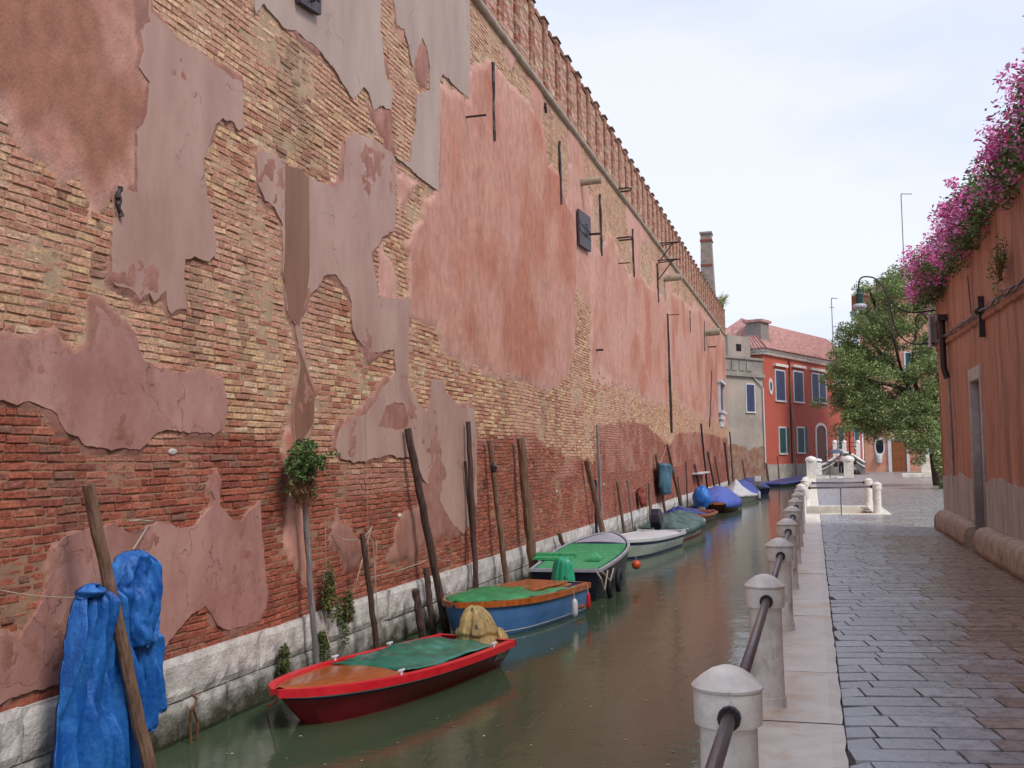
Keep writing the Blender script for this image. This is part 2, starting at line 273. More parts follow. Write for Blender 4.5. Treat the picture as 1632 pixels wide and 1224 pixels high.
PATCHES = [
    _pa([(222,-120),(235,-120),(236,0),(237,18),(261,39),(278,62),(304,78),(330,98),(359,118),(382,131),(383,183),(387,204),(377,209),(363,193),(351,187),(338,203),(333,222),(322,255),(323,288),(328,314),(337,343),(340,376),(343,392),(341,407),(330,415),(307,410),(291,413),(291,465),(296,496),(284,496),(268,501),(261,462),(243,477),(235,469),(219,482),(209,465),(201,460),(188,457),(173,447),(173,433),(175,400),(176,392),(173,366),(183,346),(183,297),(196,301),(214,306),(214,268),(216,215),(229,183),(235,131),(219,108),(225,82),(217,33)], 'pinkgrey', 'tall pinkish grey plaster patch with a ragged lower edge'),
    _pa([(-120,530),(0,539),(29,541),(62,541),(69,531),(82,532),(85,550),(108,568),(144,554),(144,531),(149,488),(160,495),(173,514),(175,524),(196,521),(212,531),(219,554),(229,573),(255,590),(278,593),(294,596),(320,586),(333,603),(351,599),(356,629),(359,652),(355,678),(337,692),(307,689),(261,684),(248,691),(235,707),(219,719),(196,714),(150,715),(131,712),(121,697),(95,681),(85,665),(70,650),(42,637),(23,643),(0,640),(-120,640)], 'mauve', 'wide mauve plaster patch bulging downward over red brick'),
    _pa([(433,248),(410,243),(407,252),(408,294),(420,322),(436,330),(447,359),(449,400),(447,433),(454,495),(469,518),(472,547),(474,583),(469,612),(464,645),(465,688),(469,714),(479,704),(488,694),(498,675),(500,622),(488,590),(478,544),(477,505),(488,478),(505,459),(514,439),(534,439),(550,459),(557,482),(560,527),(567,541),(578,550),(586,563),(609,560),(625,557),(629,593),(609,616),(596,642),(583,661),(557,670),(537,688),(532,714),(541,730),(557,733),(573,737),(596,730),(622,727),(645,727),(661,737),(672,765),(690,780),(700,800),(715,830),(735,851),(746,838),(758,800),(758,694),(753,650),(730,648),(707,622),(706,609),(686,606),(684,635),(681,661),(658,635),(648,612),(650,475),(622,477),(599,472),(598,449),(590,407),(609,376),(627,369),(628,251),(612,239),(590,222),(563,214),(547,225),(544,291),(534,299),(498,288),(475,271),(452,265)], 'pinkgrey', 'long grey pink plaster patch hanging down the middle of the wall', holes=[[(600,680),(612,650),(625,640),(640,645),(648,668),(648,681),(625,684)]]),
    _pa([(452,264),(475,270),(489,284),(490,420),(486,470),(477,500),(473,520),(470,517),(456,494),(449,433),(451,400)], 'brownstain', 'brown stained vertical strip on the central plaster patch', x0=.008, ragged=.004),
    _pa([(474,555),(486,592),(498,624),(496,674),(486,692),(470,708),(467,688),(466,645),(471,612),(476,583)], 'brownstain', 'brown stained lower end of the narrow plaster tongue', x0=.008, ragged=.004),
    _pa([(625,-150),(625,0),(630,39),(642,46),(650,82),(655,105),(660,88),(671,60),(678,75),(683,108),(683,144),(676,147),(663,150),(661,203),(655,222),(652,258),(629,251),(668,284),(694,304),(699,301),(699,131),(704,118),(727,141),(745,157),(748,98),(746,0),(746,-150)], 'grey', 'pale grey plaster patch below the string course'),
    _pa([(395,-60),(403,0),(404,20),(418,6),(425,16),(448,42),(467,49),(478,59),(508,82),(531,111),(544,137),(560,158),(578,139),(586,147),(593,173),(609,168),(622,176),(624,144),(612,124),(608,82),(604,42),(604,0),(604,-150),(395,-250)], 'grey', 'pale grey plaster patch around the upper shutter'),
    _pa([(-150,1060),(0,1010),(25,1018),(45,994),(65,957),(82,904),(82,875),(106,847),(143,842),(176,838),(204,849),(229,845),(253,834),(282,842),(310,838),(331,814),(339,798),(333,781),(341,759),(347,773),(347,806),(368,826),(384,830),(396,814),(413,798),(417,887),(421,928),(421,969),(408,990),(359,1006),(339,990),(323,967),(302,981),(266,1018),(253,1036),(98,1089),(0,1117),(-150,1165)], 'mauve', 'low mauve plaster patch behind the blue tarps with jagged top')]
RIMS = [(WP(a[0][0]), a[0][1]) for a in PATCHES if a[0][1] != 'brownstain']
def masks(Y, Z):
    n = fbm(Y*1.1, Z*1.3, 3)-.5; n2 = fbm(Y*5, Z*5, 5)-.5
    def soft(poly, wdt, bias=0, na=.5): return np.clip((sdist(Y, Z, poly)+bias+n*na+n2*.25)/wdt, -1, 1)
    r1 = soft(R1, .25, .05, .7); r2 = soft(R2, .22, .05, .35); r3 = soft(R3, .3, .05, .5); r4 = soft(R4, .4, .1, .6)
    r5 = soft(R5, .25, .02, .9); r6 = soft(R6, .12, .02, .1); r7 = soft(R7, .12, .02, .2)
    base = np.full(np.shape(Y), -1.)
    old = np.maximum.reduce([r1, r2, r3, r4, r7*.9])
    for h in HOLES: old = np.minimum(old, -soft(h, .12, 0, .15))
    rim = np.full(np.shape(Y), -1.)
    inner = np.zeros(np.shape(Y), bool)
    for q, qm in RIMS:
        sd_ = sdist(Y, Z, q); rim = np.maximum(rim, (sd_+.015+n*.30+n2*.14)/.10)
        if qm == 'grey': inner |= sd_ > .02
    rim = np.where(inner, .02, np.clip(rim, -1, .55))
    mv = np.maximum.reduce([rim, r5, r6]+[soft(h, .1, .02, .1) for h in PINKH])
    # scattered thin remnants high on the wall
    hi = np.clip((fbm(Y*.55, Z*.5, 21)-.60)*9, -1, .35)*np.clip((Z-3.2)/1.5, 0, 1)-np.clip((3.6-Z), 0, 2)
    old2 = np.maximum(old, np.where(Y > 12, hi, np.minimum(hi, -.2)))
    return old, old2, mv, r1
def brick_colors(Y, Z, n):
    up = Z > np.interp(Y, yb[:, 0], yb[:, 1])+(fbm(Y*1.5, Z*2, 8)-.5)*.5
    pal_u = np.array([lin(204, 172, 122), lin(196, 158, 112), lin(190, 142, 112), lin(186, 128, 102), lin(164, 92, 66), lin(152, 74, 50), lin(170, 112, 76), lin(156, 132, 98), lin(206, 182, 150), lin(178, 120, 100)])
    pu = np.array([.2, .16, .13, .13, .09, .06, .08, .04, .05, .06])
    pal_l = np.array([lin(152, 76, 54), lin(142, 66, 48), lin(166, 86, 58), lin(132, 62, 50), lin(140, 84, 68), lin(172, 100, 74), lin(122, 92, 78), lin(160, 74, 48)])
    pl = np.array([.2, .18, .17, .12, .11, .09, .05, .08])
    cl = fbm(Y*1.2, Z*2.2, 15)
    a = rng.choice(10, n, p=pu); c = pal_u[a]
    redder = (cl > .58) & (rng.random(n) < .55) & (Y < 14); c = np.where(redder[:, None], pal_u[rng.choice([4, 5, 6, 9], n)], c)
    l = pal_l[rng.choice(8, n, p=pl)]
    far = np.clip((Y-20)/15, 0, 1)[:, None]*.4
    l = l*(1-far)+np.array(lin(136, 72, 66))*far
    c = np.where(up[:, None], c, l)
    hi = np.clip((Z-4.5)/3, 0, .5)[:, None]; c = c*(1-hi)+np.array(lin(198, 162, 138))*hi          # lime wash high up
    pinkw = np.clip((fbm(Y*.8, Z*.8, 31)-.5)*3.5, 0, .55)[:, None]*(Z > 1.2)[:, None]; c = c*(1-pinkw)+np.array(lin(194, 142, 126))*pinkw
    dk = np.clip((sdist(Y, Z, DARK)+.1+(fbm(Y*3, Z*1.5, 9)-.5)*.9)*2.2, 0, .75)[:, None]; c = c*(1-dk)+np.array(lin(78, 72, 56))*dk
    gd = np.clip((fbm(Y*2.4, Z*.35, 41)-.66)*5, 0, .55)[:, None]; c = c*(1-gd)+np.array(lin(96, 78, 66))*gd
    g = c.mean(1, keepdims=True); c = (c*.80+g*.20)*np.array([1.03, .965, .87])*(1.27*(.88+.24*rng.random(n)))[:, None]; mu_ = np.where((Z > np.interp(Y, yb[:, 0], yb[:, 1]))[:, None], np.array(lin(196, 148, 118)), np.array(lin(160, 92, 70)))*1.15; c = c*.74+mu_*.26
    return c
def brick_face():
    P = .0635; ys = []; 
    for k in range(int(ZT/P)):
        z0 = .02+k*P; y = WY0-(k % 2)*.12-rng.random()*.05; lst = []
        while y < WY1:
            L_ = .19+rng.random()*.055 if rng.random() > .25 else .09+rng.random()*.03
            lst.append((y, y+L_-.010, z0, z0+P-.0105)); y += L_
        ys += lst
    b = np.array(ys); n = len(b); b[:, 1] = np.minimum(b[:, 1], WY1)
    cy = (b[:, 0]+b[:, 1])/2; cz = (b[:, 2]+b[:, 3])/2
    dz = (fbm(cy*.35, cz*.35, 77)-.5)*.05; b[:, 2:] += dz[:, None]; b[:, 2:] += ((fbm(cy*1.7, cz*1.7, 78)-.5)*.02)[:, None]; b[:, 3] -= rng.random(n)*.005; b[:, 2] += rng.random(n)*.003
    fr = (rng.random(n)-.5)*.009+(fbm(cy*2, cz*2, 5)-.5)*.014
    fr = np.where(rng.random(n) < .008, -.04, fr); fr = np.where((rng.random(n) < .02), fr+.012, fr)
    tilt = (rng.random((n, 2))-.5)*.007
    v = np.zeros((n, 12, 3), np.float32)
    for r, (xo, ins) in enumerate(((-.09, 0), (-.005, 0), (0, .007))):
        for q, (a, s1, c, s2) in enumerate(((0, 1, 2, 1), (1, -1, 2, 1), (1, -1, 3, -1), (0, 1, 3, -1))):
            j = (rng.random((n, 3))-.5)*(.0085 if r else 0)
            v[:, r*4+q, 0] = WX+(fr if r else -.02)+xo+j[:, 0]
            v[:, r*4+q, 1] = b[:, a]+s1*ins+j[:, 1]
            v[:, r*4+q, 2] = b[:, c]+s2*ins*.8+j[:, 2]+(tilt[:, 0] if a else 0)
    f0 = []
    for r in (0, 1):
        for q in range(4): f0.append((r*4+q, r*4+(q+1) % 4, r*4+4+(q+1) % 4, r*4+4+q))
    f0.append((8, 9, 10, 11)); f0 = np.array(f0)
    f = (f0[None]+(np.arange(n)*12)[:, None, None]).reshape(-1, 4)
    c = brick_colors(cy, cz, n); c = np.repeat(c, 12, 0)
    npmesh('bricks', v.reshape(-1, 3), f, c, 'brick', wall)
brick_face()
def render_face():
    ys = [WY0]; 
    while ys[-1] < WY1: ys.append(min(WY1, ys[-1]+.028*max(1, ys[-1]/9)))
    ys = np.array(ys); zs = np.arange(0, ZT+.03, .036); zs[-1] = ZT
    Y, Z = np.meshgrid(ys, zs, indexing='ij'); old, old2, mv, r1 = masks(Y, Z)
    n1 = fbm(Y*9, Z*9, 61)-.5; n2 = fbm(Y*26, Z*26, 62, 3)-.5; big = fbm(Y*.9, Z*.8, 63)
    mk = np.maximum(old2, mv)
    h = np.where(mk > 0, -.006+.026*np.minimum(np.maximum(mk,0)*1.6, 1)**.6, -.009+.003*np.maximum(mk, -.6))+n1*.012+n2*.005
    # extra lime mortar smeared high up
    h += np.clip((Z-4.5)/4, 0, 1)*.004+np.clip((fbm(Y*1.3, Z*1.3, 71)-.55)*.04, 0, .010)
    v = np.stack([WX+h, Y, Z], -1).reshape(-1, 3)
    mort = np.array(lin(172, 146, 122)); ren = np.array(lin(186, 136, 120)); deep = np.array(lin(174, 114, 94)); edge = np.array(lin(204, 160, 148)); br = np.array(lin(156, 108, 90)); mau = np.array(lin(158, 114, 102))
    redm = np.array(lin(140, 96, 78)); up = (Z > np.interp(Y, yb[:, 0], yb[:, 1]))[..., None]
    c = np.where(up, mort, redm*.6+mort*.4)*np.ones(Y.shape+(1,))
    t = np.clip((big-.4)*4, 0, 1)[..., None]; rc = ren*(1-t)+deep*t
    st = np.clip((fbm(Y*4, Z*.35, 64)-.5)*3, -.5, .6)[..., None]; rc = rc*(1-.09*st)
    pk = np.clip((fbm(Y*.5, Z*.35, 66)-.5)*4, 0, .45)[..., None]; rc = rc*(1-pk)+np.array(lin(196, 150, 138))*pk
    t1 = np.clip(r1, 0, 1)[..., None]*np.clip((fbm(Y*1.3, Z*1.6, 65)-.3)*4, .15, 1)[..., None]; rc = rc*(1-t1)+br*t1
    
    e = np.clip(1-mk*1.3, 0, 1)[..., None]; rc = rc*(1-.75*e)+edge*.75*e
    k = np.clip(mk*5+.4, 0, 1)[..., None]; c = c*(1-k)+rc*k
    k = np.clip(mv*6+.3, 0, 1)[..., None]; worn = np.clip((fbm(Y*5, Z*2.4, 69)-.5)*5, 0, 1)[..., None]; c = c*(1-k)+(mau*(1-.5*worn)+np.array(lin(136, 84, 70))*.5*worn)*k
    ny, nz_ = Y.shape; i = np.arange(ny-1)[:, None]*nz_+np.arange(nz_-1)[None]
    f = np.stack([i, i+nz_, i+nz_+1, i+1], -1).reshape(-1, 4)
    npmesh('worn_render', v, f, c.reshape(-1, 3)*1.12*np.array([1.0, .985, .93]), 'render', wall, smooth=True)
render_face()
# core of the wall and parapet
MB().box((WX-1.1, WY0, -1.4), (WX-.10, WY1, 10.72)).build('wall_core', mat('core', lin(150, 104, 82), lin(178, 134, 104), nscale=4, bump=.5, rough=.9), wall)
# --- traced plaster patches
def patch(pts, m, label=None, x0=.004, th=.02, holes=(), ragged=.012, parent=wall, name='plaster_patch'):
    from mathutils.geometry import delaunay_2d_cdt
    def dens(p2, closed=True):
        out = []
        for i in range(len(p2)):
            a = Vector(p2[i]); b = Vector(p2[(i+1) % len(p2)]); L_ = (b-a).length; k = max(1, int(L_/.04))
            nn = Vector((-(b-a).y, (b-a).x)).normalized() if L_ > 0 else Vector((0, 0))
            for j in range(k):
                q = a+(b-a)*j/k; o_ = (float(fbm(q.x*6, q.y*6, 90, 5))-.5)*2*ragged*3.2+(random.random()-.5)*ragged*.9
                out.append(q+nn*o_)
        return out
    loops = [dens(WP(pts))]+[dens(WP(h)) for h in holes]
    vs = []; eds = []; 
    for lp in loops:
        o = len(vs); vs += lp; eds += [(o+i, o+(i+1) % len(lp)) for i in range(len(lp))]
    ov, oe, of, *_ = delaunay_2d_cdt(vs, eds, [], 0, 1e-5)
    keep = []
    for f in of:
        cx = sum(ov[i].x for i in f)/len(f); cy = sum(ov[i].y for i in f)/len(f)
        a = inpoly(np.array([cx]), np.array([cy]), [tuple(p) for p in loops[0]])[0]
        for h in loops[1:]: a = a and not inpoly(np.array([cx]), np.array([cy]), [tuple(p) for p in h])[0]
        if a: keep.append(list(f))
    m_ = MB(); n = len(ov)
    fr = [(WX+x0+th, p.x, p.y) for p in ov]; bk = [(WX+x0-.035, p.x, p.y) for p in ov]
    cnt = {}
    for f in keep:
        for i in range(len(f)):
            e = (f[i], f[(i+1) % len(f)]); cnt[tuple(sorted(e))] = cnt.get(tuple(sorted(e)), 0)+1
    fs = [tuple(f) for f in keep]
    for f in keep:
        for i in range(len(f)):
            e = (f[i], f[(i+1) % len(f)])
            if cnt[tuple(sorted(e))] == 1: fs.append((e[1], e[0], n+e[0], n+e[1]))
    m_.add(fr+bk, fs); o = m_.build(name, m, parent)
    if label: o['label'] = label
    return o
for _a in PATCHES: patch(*_a[0], **_a[1])
# --- string course, merlons
m_ = MB()
m_.tube([(WX+.01, WY0, 9.33)]+[(WX+.01+(random.random()-.5)*.012, y, 9.33+(random.random()-.5)*.01) for y in np.arange(4, 67, 1.0)]+[(WX+.01, WY1, 9.33)], .085, 12)
m_.build('string_course', mat('string stone', lin(150, 132, 112), lin(182, 166, 146), nscale=5, bump=.5, rough=.8), wall, smooth=True)
def bk(m_, x0, x1, y0, y1, z0, z1, hi=True):
    n = max(1, int((z1-z0)/.078)); p = (z1-z0)/n
    pal = [lin(188, 146, 116), lin(176, 122, 98), lin(160, 100, 78), lin(190, 156, 126), lin(168, 130, 106), lin(150, 108, 88)] if hi else [lin(204, 160, 140), lin(196, 150, 128), lin(186, 132, 112), lin(206, 176, 150), lin(180, 140, 118)]
    for k in range(n):
        y = y0; hf = k % 2
        while y < y1-.02:
            L_ = min(y1, y+(.13 if (hf and y == y0) else .25)); c = random.choice(pal); s_ = .85+.35*random.random(); m_.cc = tuple(q*s_ for q in c)
            j = (random.random()-.5)*.012
            m_.box((x0, y+.004, z0+k*p+.004), (x1+j, L_-.004, z0+(k+1)*p-.006)); y = L_
variants = []
for q in range(4):
    a = MB(); bk(a, -.05, .065, 0, .34, 0, 1.45)
    a.cc = lin(96, 76, 62); a.box((-.3, -.015, 1.452), (.095, .36, 1.475)); a.cc = lin(128, 88, 68); a.box((-.3, -.0+q*.01, 1.477), (.08, .34, 1.51)); a.cc = lin(150, 100, 76)
    a.box((-.28, .02, 1.512), (-.02-q*.02, .3, 1.56))
    variants.append(a)
infill = []
for q in range(3):
    a = MB(); bk(a, -.02, .025, 0, .72, 0, 1.30, False); a.cc = lin(120, 82, 62); a.box((-.3, 0, 1.302), (.05, .7, 1.335)); bk(a, -.2, .04, .12+q*.06, .46, 1.337, 1.44)
    infill.append(a)
pm = []; im = []
Y0m = W2(865, 10)[0]; k0 = int((Y0m-WY0)/1.1); Yst = Y0m-k0*1.1-.18
for k in range(62):
    y = Yst+k*1.1
    if y+.36 > WY1: break
    for lst, src, nm, yy in ((pm, variants, 'merlon', y), (im, infill, 'parapet_panel', y+.365)):
        if nm == 'parapet_panel' and yy+.72 > WY1: continue
        q = k % len(src)
        if len(lst) <= q: o = src[q].build(nm, 'brick', wall, col=True); lst.append(o)
        else: o = lst[q].copy(); link(o, wall)
        o.location = (WX, yy, 9.42)
# --- stone plinth
m_ = MB()
for (za, zb) in ((-.345, .025), (-.70, -.35), (-1.3, -.705)):
    y = WY0
    while y < WY1:
        L_ = .7+random.random()*1.3; y1 = min(y+L_, WY1); nu = max(2, int((y1-y)/(.06 if y < 14 else .3))); nv = 6 if y < 14 else 2; px = WX+.035+random.random()*.03
        sd_ = random.random()*99; zt = zb+(random.random()-.5)*.012
        def fn(u, v, y=y, y1=y1, px=px, zt=zt, sd_=sd_):
            yy = y+.006+(y1-y-.012)*u; zz = za+.005+(zt-za-.01)*v; e = min(u*(y1-y), (1-u)*(y1-y), v*(zt-za), (1-v)*(zt-za))
            return (px-.02*math.exp(-e/.015)+(float(fbm(yy*7, zz*7, sd_, 3))-.5)*.035, yy, zz)
        m_.grid(fn, nu, nv)
        g = .004
        m_.box((WX-.1, y+g, za+g), (px-.022, y1-g, zt-g)); y = y1
m_.build('stone_plinth', 'stone', wall)
MB().box((WX-.5, WY0, -1.5), (WX+.002, WY1, -.02)).build('plinth_joint', 'joint', wall)
# --- iron work, spouts, shutters
def wp(x, y, dx=0): p = onX(x, y, WX); return Vector((WX+dx, p.y, p.z))
def slot(x0, y0, x1, y1, r=.02):
    a, b = wp(x0, y0, .03), wp(x1, y1, .03); pts = [a.lerp(b, t/8)+Vector((random.random()*.015, (random.random()-.5)*.03, 0)) for t in range(9)]
    MB().tube(pts, [r*(.7+.6*random.random()) for _ in pts], 6).build('anchor_rod', 'iron', wall)
for s in ((782, 100, 785, 225, .03), (889, 225, 892, 326, .03), (954, 310, 957, 408, .03), (1006, 365, 1009, 442, .03), (1046, 420, 1048, 482, .03), (1062, 500, 1069, 690, .06), (1098, 495, 1099, 530, .03), (1121, 512, 1122, 560, .03), (1133, 590, 1130, 680, .04), (866, 165, 868, 180, .03), (184, 297, 184, 345, .02)): slot(*s)
def rod(x, y, ln, dz=0, r=.018, name='iron_bracket', m='iron', n=6):
    a = wp(x, y, -.05); MB().tube([a, a+Vector((ln, 0, dz))], r, n).build(name, m, wall)
rod(740, 187, .42); rod(984, 420, .42); rod(1066, 502, .45); rod(949, 558, .25, r=.03); rod(1128, 553, .5, r=.04)
for (x, y) in ((981, 302), (983, 380)):
    a = wp(x, y, -.02); MB().tube([a, a+Vector((.38, 0, .02)), a+Vector((.46, .12, .02)), a+Vector((.38, .28, 0)), a+Vector((0, .3, 0))], .025, 6).build('iron_bracket', 'iron', wall)
for (x, y) in ((1048, 388), (1048, 415)):
    a = wp(x, y, -.02); e = a+Vector((.85, 0, .0)); m_ = MB()
    m_.tube([a, e], .025, 6); m_.tube([a+Vector((0, 0, -.75)), e-Vector((.25, 0, 0))], .022, 6); m_.tube([a+Vector((0, .5, 0)), e], .022, 6)
    m_.build('iron_bracket', 'iron', wall)
spm = mat('spout stone', lin(140, 124, 104), lin(176, 162, 142), nscale=6, bump=.5, rough=.8)
for (x, y, ln, r) in ((925, 291, .62, .09), (1058, 444, .78, .13), (1124, 530, .85, .2)):
    a = wp(x, y, -.1); MB().tube([a, a+Vector((ln*.5, 0, .01)), a+Vector((ln, 0, .02))], [r, r*1.02, r*.95], 12).build('stone_spout', spm, wall, smooth=False)
shm = mat('shutter metal', lin(58, 48, 54), lin(80, 68, 72), rough=.6, nscale=9, bump=.3)
for pts in ([(916, 333), (935, 347), (936, 402), (918, 390)], [(462, -60), (500, -40), (499, 26), (466, 5)]):
    P3 = [wp(x, y, .05) for x, y in pts]; r_ = MB().poly(P3, (.05, 0, 0)).build('shutter', shm, wall)
    c = sum(P3, Vector())/4; yy = [p.y for p in P3]; zz = [p.z for p in P3]
    m_ = MB()
    for k in (.3, .7):
        z = min(zz)+(max(zz)-min(zz))*(.25+.5*k); m_.box((WX+.101, min(yy)+.06, z-.03), (WX+.115, max(yy)-.06, z+.03))
    m_.build('shutter_strap', 'iron', r_)
    MB().tube([c+Vector((.05, 0, -.15)), c+Vector((.1, 0, -.15)), c+Vector((.1, 0, .15)), c+Vector((.05, 0, .15))], .015, 6).build('shutter_handle', 'iron', r_)
rod(933, 374, .45, r=.03)
# shrine niche and plaque near the far end
a, b = wp(1143, 604), wp(1152, 664); yA, yB = min(a.y, b.y), max(a.y, b.y)
m_ = MB(); zc0, zc1 = wp(1147, 655).z, wp(1147, 612).z
m_.box((WX, yA, zc0), (WX+.16, yA+.16, zc1)); m_.box((WX, yB-.16, zc0), (WX+.16, yB, zc1)); m_.box((WX, yA-.1, zc1), (WX+.24, yB+.1, zc1+.15)); m_.box((WX, yA-.1, zc0-.15), (WX+.26, yB+.1, zc0)); m_.box((WX, yA+.2, zc0-.5), (WX+.16, yB-.2, zc0-.15))
o = m_.build('wall_shrine', 'white', wall); MB().box((WX+.01, yA+.16, zc0), (WX+.04, yB-.16, zc1)).build('niche', shm, o)
a, b = wp(1147, 666), wp(1152, 681); MB().box((WX, a.y, b.z), (WX+.05, b.y+.5, a.z)).build('plaque', 'white', wall)
for (x, y, s) in ((275, 720, .055), (785, 745, .0), (887, 783, .05), (637, 822, .06), (674, 435, .05), (962, 772, .05), (1010, 782, .04)):
    if s: a = wp(x, y, 0); MB().ball(a, s, .25, 1.3, .55, 7, 5).build('stone_chip', 'stone', wall, smooth=True)
# ================================================================== WATER, GROUND
wm = bpy.data.materials.new('canal water'); wm.use_nodes = True; t = wm.node_tree; p = t.nodes['Principled BSDF']
p.inputs['Base Color'].default_value = (*lin(66, 80, 58), 1); p.inputs['Roughness'].default_value = .10; p.inputs['IOR'].default_value = 1.333; p.inputs['Specular IOR Level'].default_value = .5
tcn = t.nodes.new('ShaderNodeTexCoord'); mpn = t.nodes.new('ShaderNodeMapping'); mpn.inputs['Scale'].default_value = (1, .8, 1); t.links.new(tcn.outputs['Object'], mpn.inputs[0])
n1 = t.nodes.new('ShaderNodeTexNoise'); n1.inputs['Scale'].default_value = 2.2; n1.inputs['Detail'].default_value = 3; t.links.new(mpn.outputs[0], n1.inputs['Vector'])
n2 = t.nodes.new('ShaderNodeTexNoise'); n2.inputs['Scale'].default_value = 16; n2.inputs['Detail'].default_value = 4; t.links.new(mpn.outputs[0], n2.inputs['Vector'])
# rain rings
vo = t.nodes.new('ShaderNodeTexVoronoi'); vo.inputs['Scale'].default_value = 3.2; t.links.new(mpn.outputs[0], vo.inputs['Vector'])
sn = t.nodes.new('ShaderNodeMath'); sn.operation = 'MULTIPLY'; sn.inputs[1].default_value = 48; t.links.new(vo.outputs['Distance'], sn.inputs[0])
s2 = t.nodes.new('ShaderNodeMath'); s2.operation = 'SINE'; t.links.new(sn.outputs[0], s2.inputs[0])
mr = t.nodes.new('ShaderNodeMapRange'); mr.inputs[1].default_value = 0; mr.inputs[2].default_value = .32; mr.inputs[3].default_value = 1; mr.inputs[4].default_value = 0; t.links.new(vo.outputs['Distance'], mr.inputs[0])
m5 = t.nodes.new('ShaderNodeMath'); m5.operation = 'MULTIPLY'; t.links.new(s2.outputs[0], m5.inputs[0]); t.links.new(mr.outputs[0], m5.inputs[1])
bA = t.nodes.new('ShaderNodeBump'); bA.inputs['Strength'].default_value = .18; bA.inputs['Distance'].default_value = .05; t.links.new(n1.outputs[0], bA.inputs['Height'])
bB = t.nodes.new('ShaderNodeBump'); bB.inputs['Strength'].default_value = .16; bB.inputs['Distance'].default_value = .01; t.links.new(n2.outputs[0], bB.inputs['Height']); t.links.new(bA.outputs[0], bB.inputs['Normal'])
bC = t.nodes.new('ShaderNodeBump'); bC.inputs['Strength'].default_value = .07; bC.inputs['Distance'].default_value = .004; t.links.new(m5.outputs[0], bC.inputs['Height']); t.links.new(bB.outputs[0], bC.inputs['Normal'])
t.links.new(bC.outputs[0], p.inputs['Normal']); M['water'] = wm
WZ = -.68
tag(MB().add([(-60, -8, WZ), (60, -8, WZ), (60, 190, WZ), (-60, 190, WZ)], [(0, 1, 2, 3)]).build('canal_water', 'water'), kind='structure')
tag(MB().add([(-400, -100, -2.5), (400, -100, -2.5), (400, 700, -2.5), (-400, 700, -2.5)], [(0, 1, 2, 3)]).build('ground', mat('mud', lin(60, 62, 45))), kind='structure')
# tiny pale flecks: floating leaves, with more added as rain hits
m_ = MB()
for k in range(420):
    x = random.uniform(-4.6, -.6); y = random.uniform(5, 32); s = random.uniform(.004, .015); a = random.random()*6
    m_.cc = random.choice([lin(190, 176, 140), lin(150, 130, 90), lin(205, 200, 190)])
    m_.add([(x+s*math.cos(a+q*1.57), y+s*1.4*math.sin(a+q*1.57), WZ+.004) for q in range(4)], [(0, 1, 2, 3)])
tag(m_.build('leaf_rain_flecks', 'leaf', col=True), 'pale leaf specks and rain hits on the dark canal water', 'leaves', kind='stuff')
# quay body (with gaps for the water stairs)
G1 = (29.7, 33.7); G2 = (72, 76.5); QE = 84; CX0, CX1 = -.47, .12
ST = [(CX1, -6, 6, G1[0]), (1.5, G1[0], 6, G1[1]), (CX1, G1[1], 16, G2[0]), (1.5, G2[0], 16, G2[1]), (CX1, G2[1], 16, QE)]
m_ = MB()
m_.box((CX0+.03, -6, -1.6), (3.2, G1[0]-.0, -.03)); m_.box((1.5, G1[0]+.001, -1.6), (16.5, G1[1]-.001, -.03)); m_.box((CX0+.03, G1[1], -1.6), (16.5, G2[0], -.03)); m_.box((1.5, G2[0]+.001, -1.6), (16.5, G2[1]-.001, -.03)); m_.box((CX0+.03, G2[1], -1.6), (16.5, QE, -.03)); m_.box((4.2, QE+.001, -1.6), (22, 130, -.03)); m_.box((3.21, 20, -1.6), (16.5, G1[0]-.002, -.031))
tag(m_.build('quay', mat('quay stone', lin(150, 116, 98), lin(176, 146, 126), nscale=3, bump=.5, rough=.7, zdark=(-.6, -.2, lin(66, 62, 48)))), kind='structure')
# curb stones
def curb(y0, y1, name='curb'):
    m_ = MB(); y = y0
    while y < y1-.01:
        L_ = 1.0+random.random()*.7; e = min(y+L_, y1)
        if y1-e < .4: e = y1
        n_ = 8; base = random.random()*.004; z0 = -.45
        jr = [(random.random()-.5)*.014 for _ in range(n_+1)]
        def fn(u, v, y=y, e=e):
            yy = y+.006+(e-y-.012)*u; x = CX0+(CX1-CX0)*v+(jr[int(round(u*n_))] if v > .99 else 0)
            ed = min(u*(e-y), (1-u)*(e-y), v*.5, (1-v)*.5)
            return (x, yy, .022+base-.01*math.exp(-ed/.012)+(float(fbm(x*6, yy*6, 5, 2))-.5)*.006)
        m_.grid(lambda v, u: fn(u, v), 8, n_)
        m_.box((CX0+.004, y+.003, z0), (CX1-.012, e-.003, .011)); y = e
    return tag(m_.build(name, 'curb'), kind='structure')
curb(-4, G1[0]); curb(G1[1], G2[0]); curb(G2[1], QE)
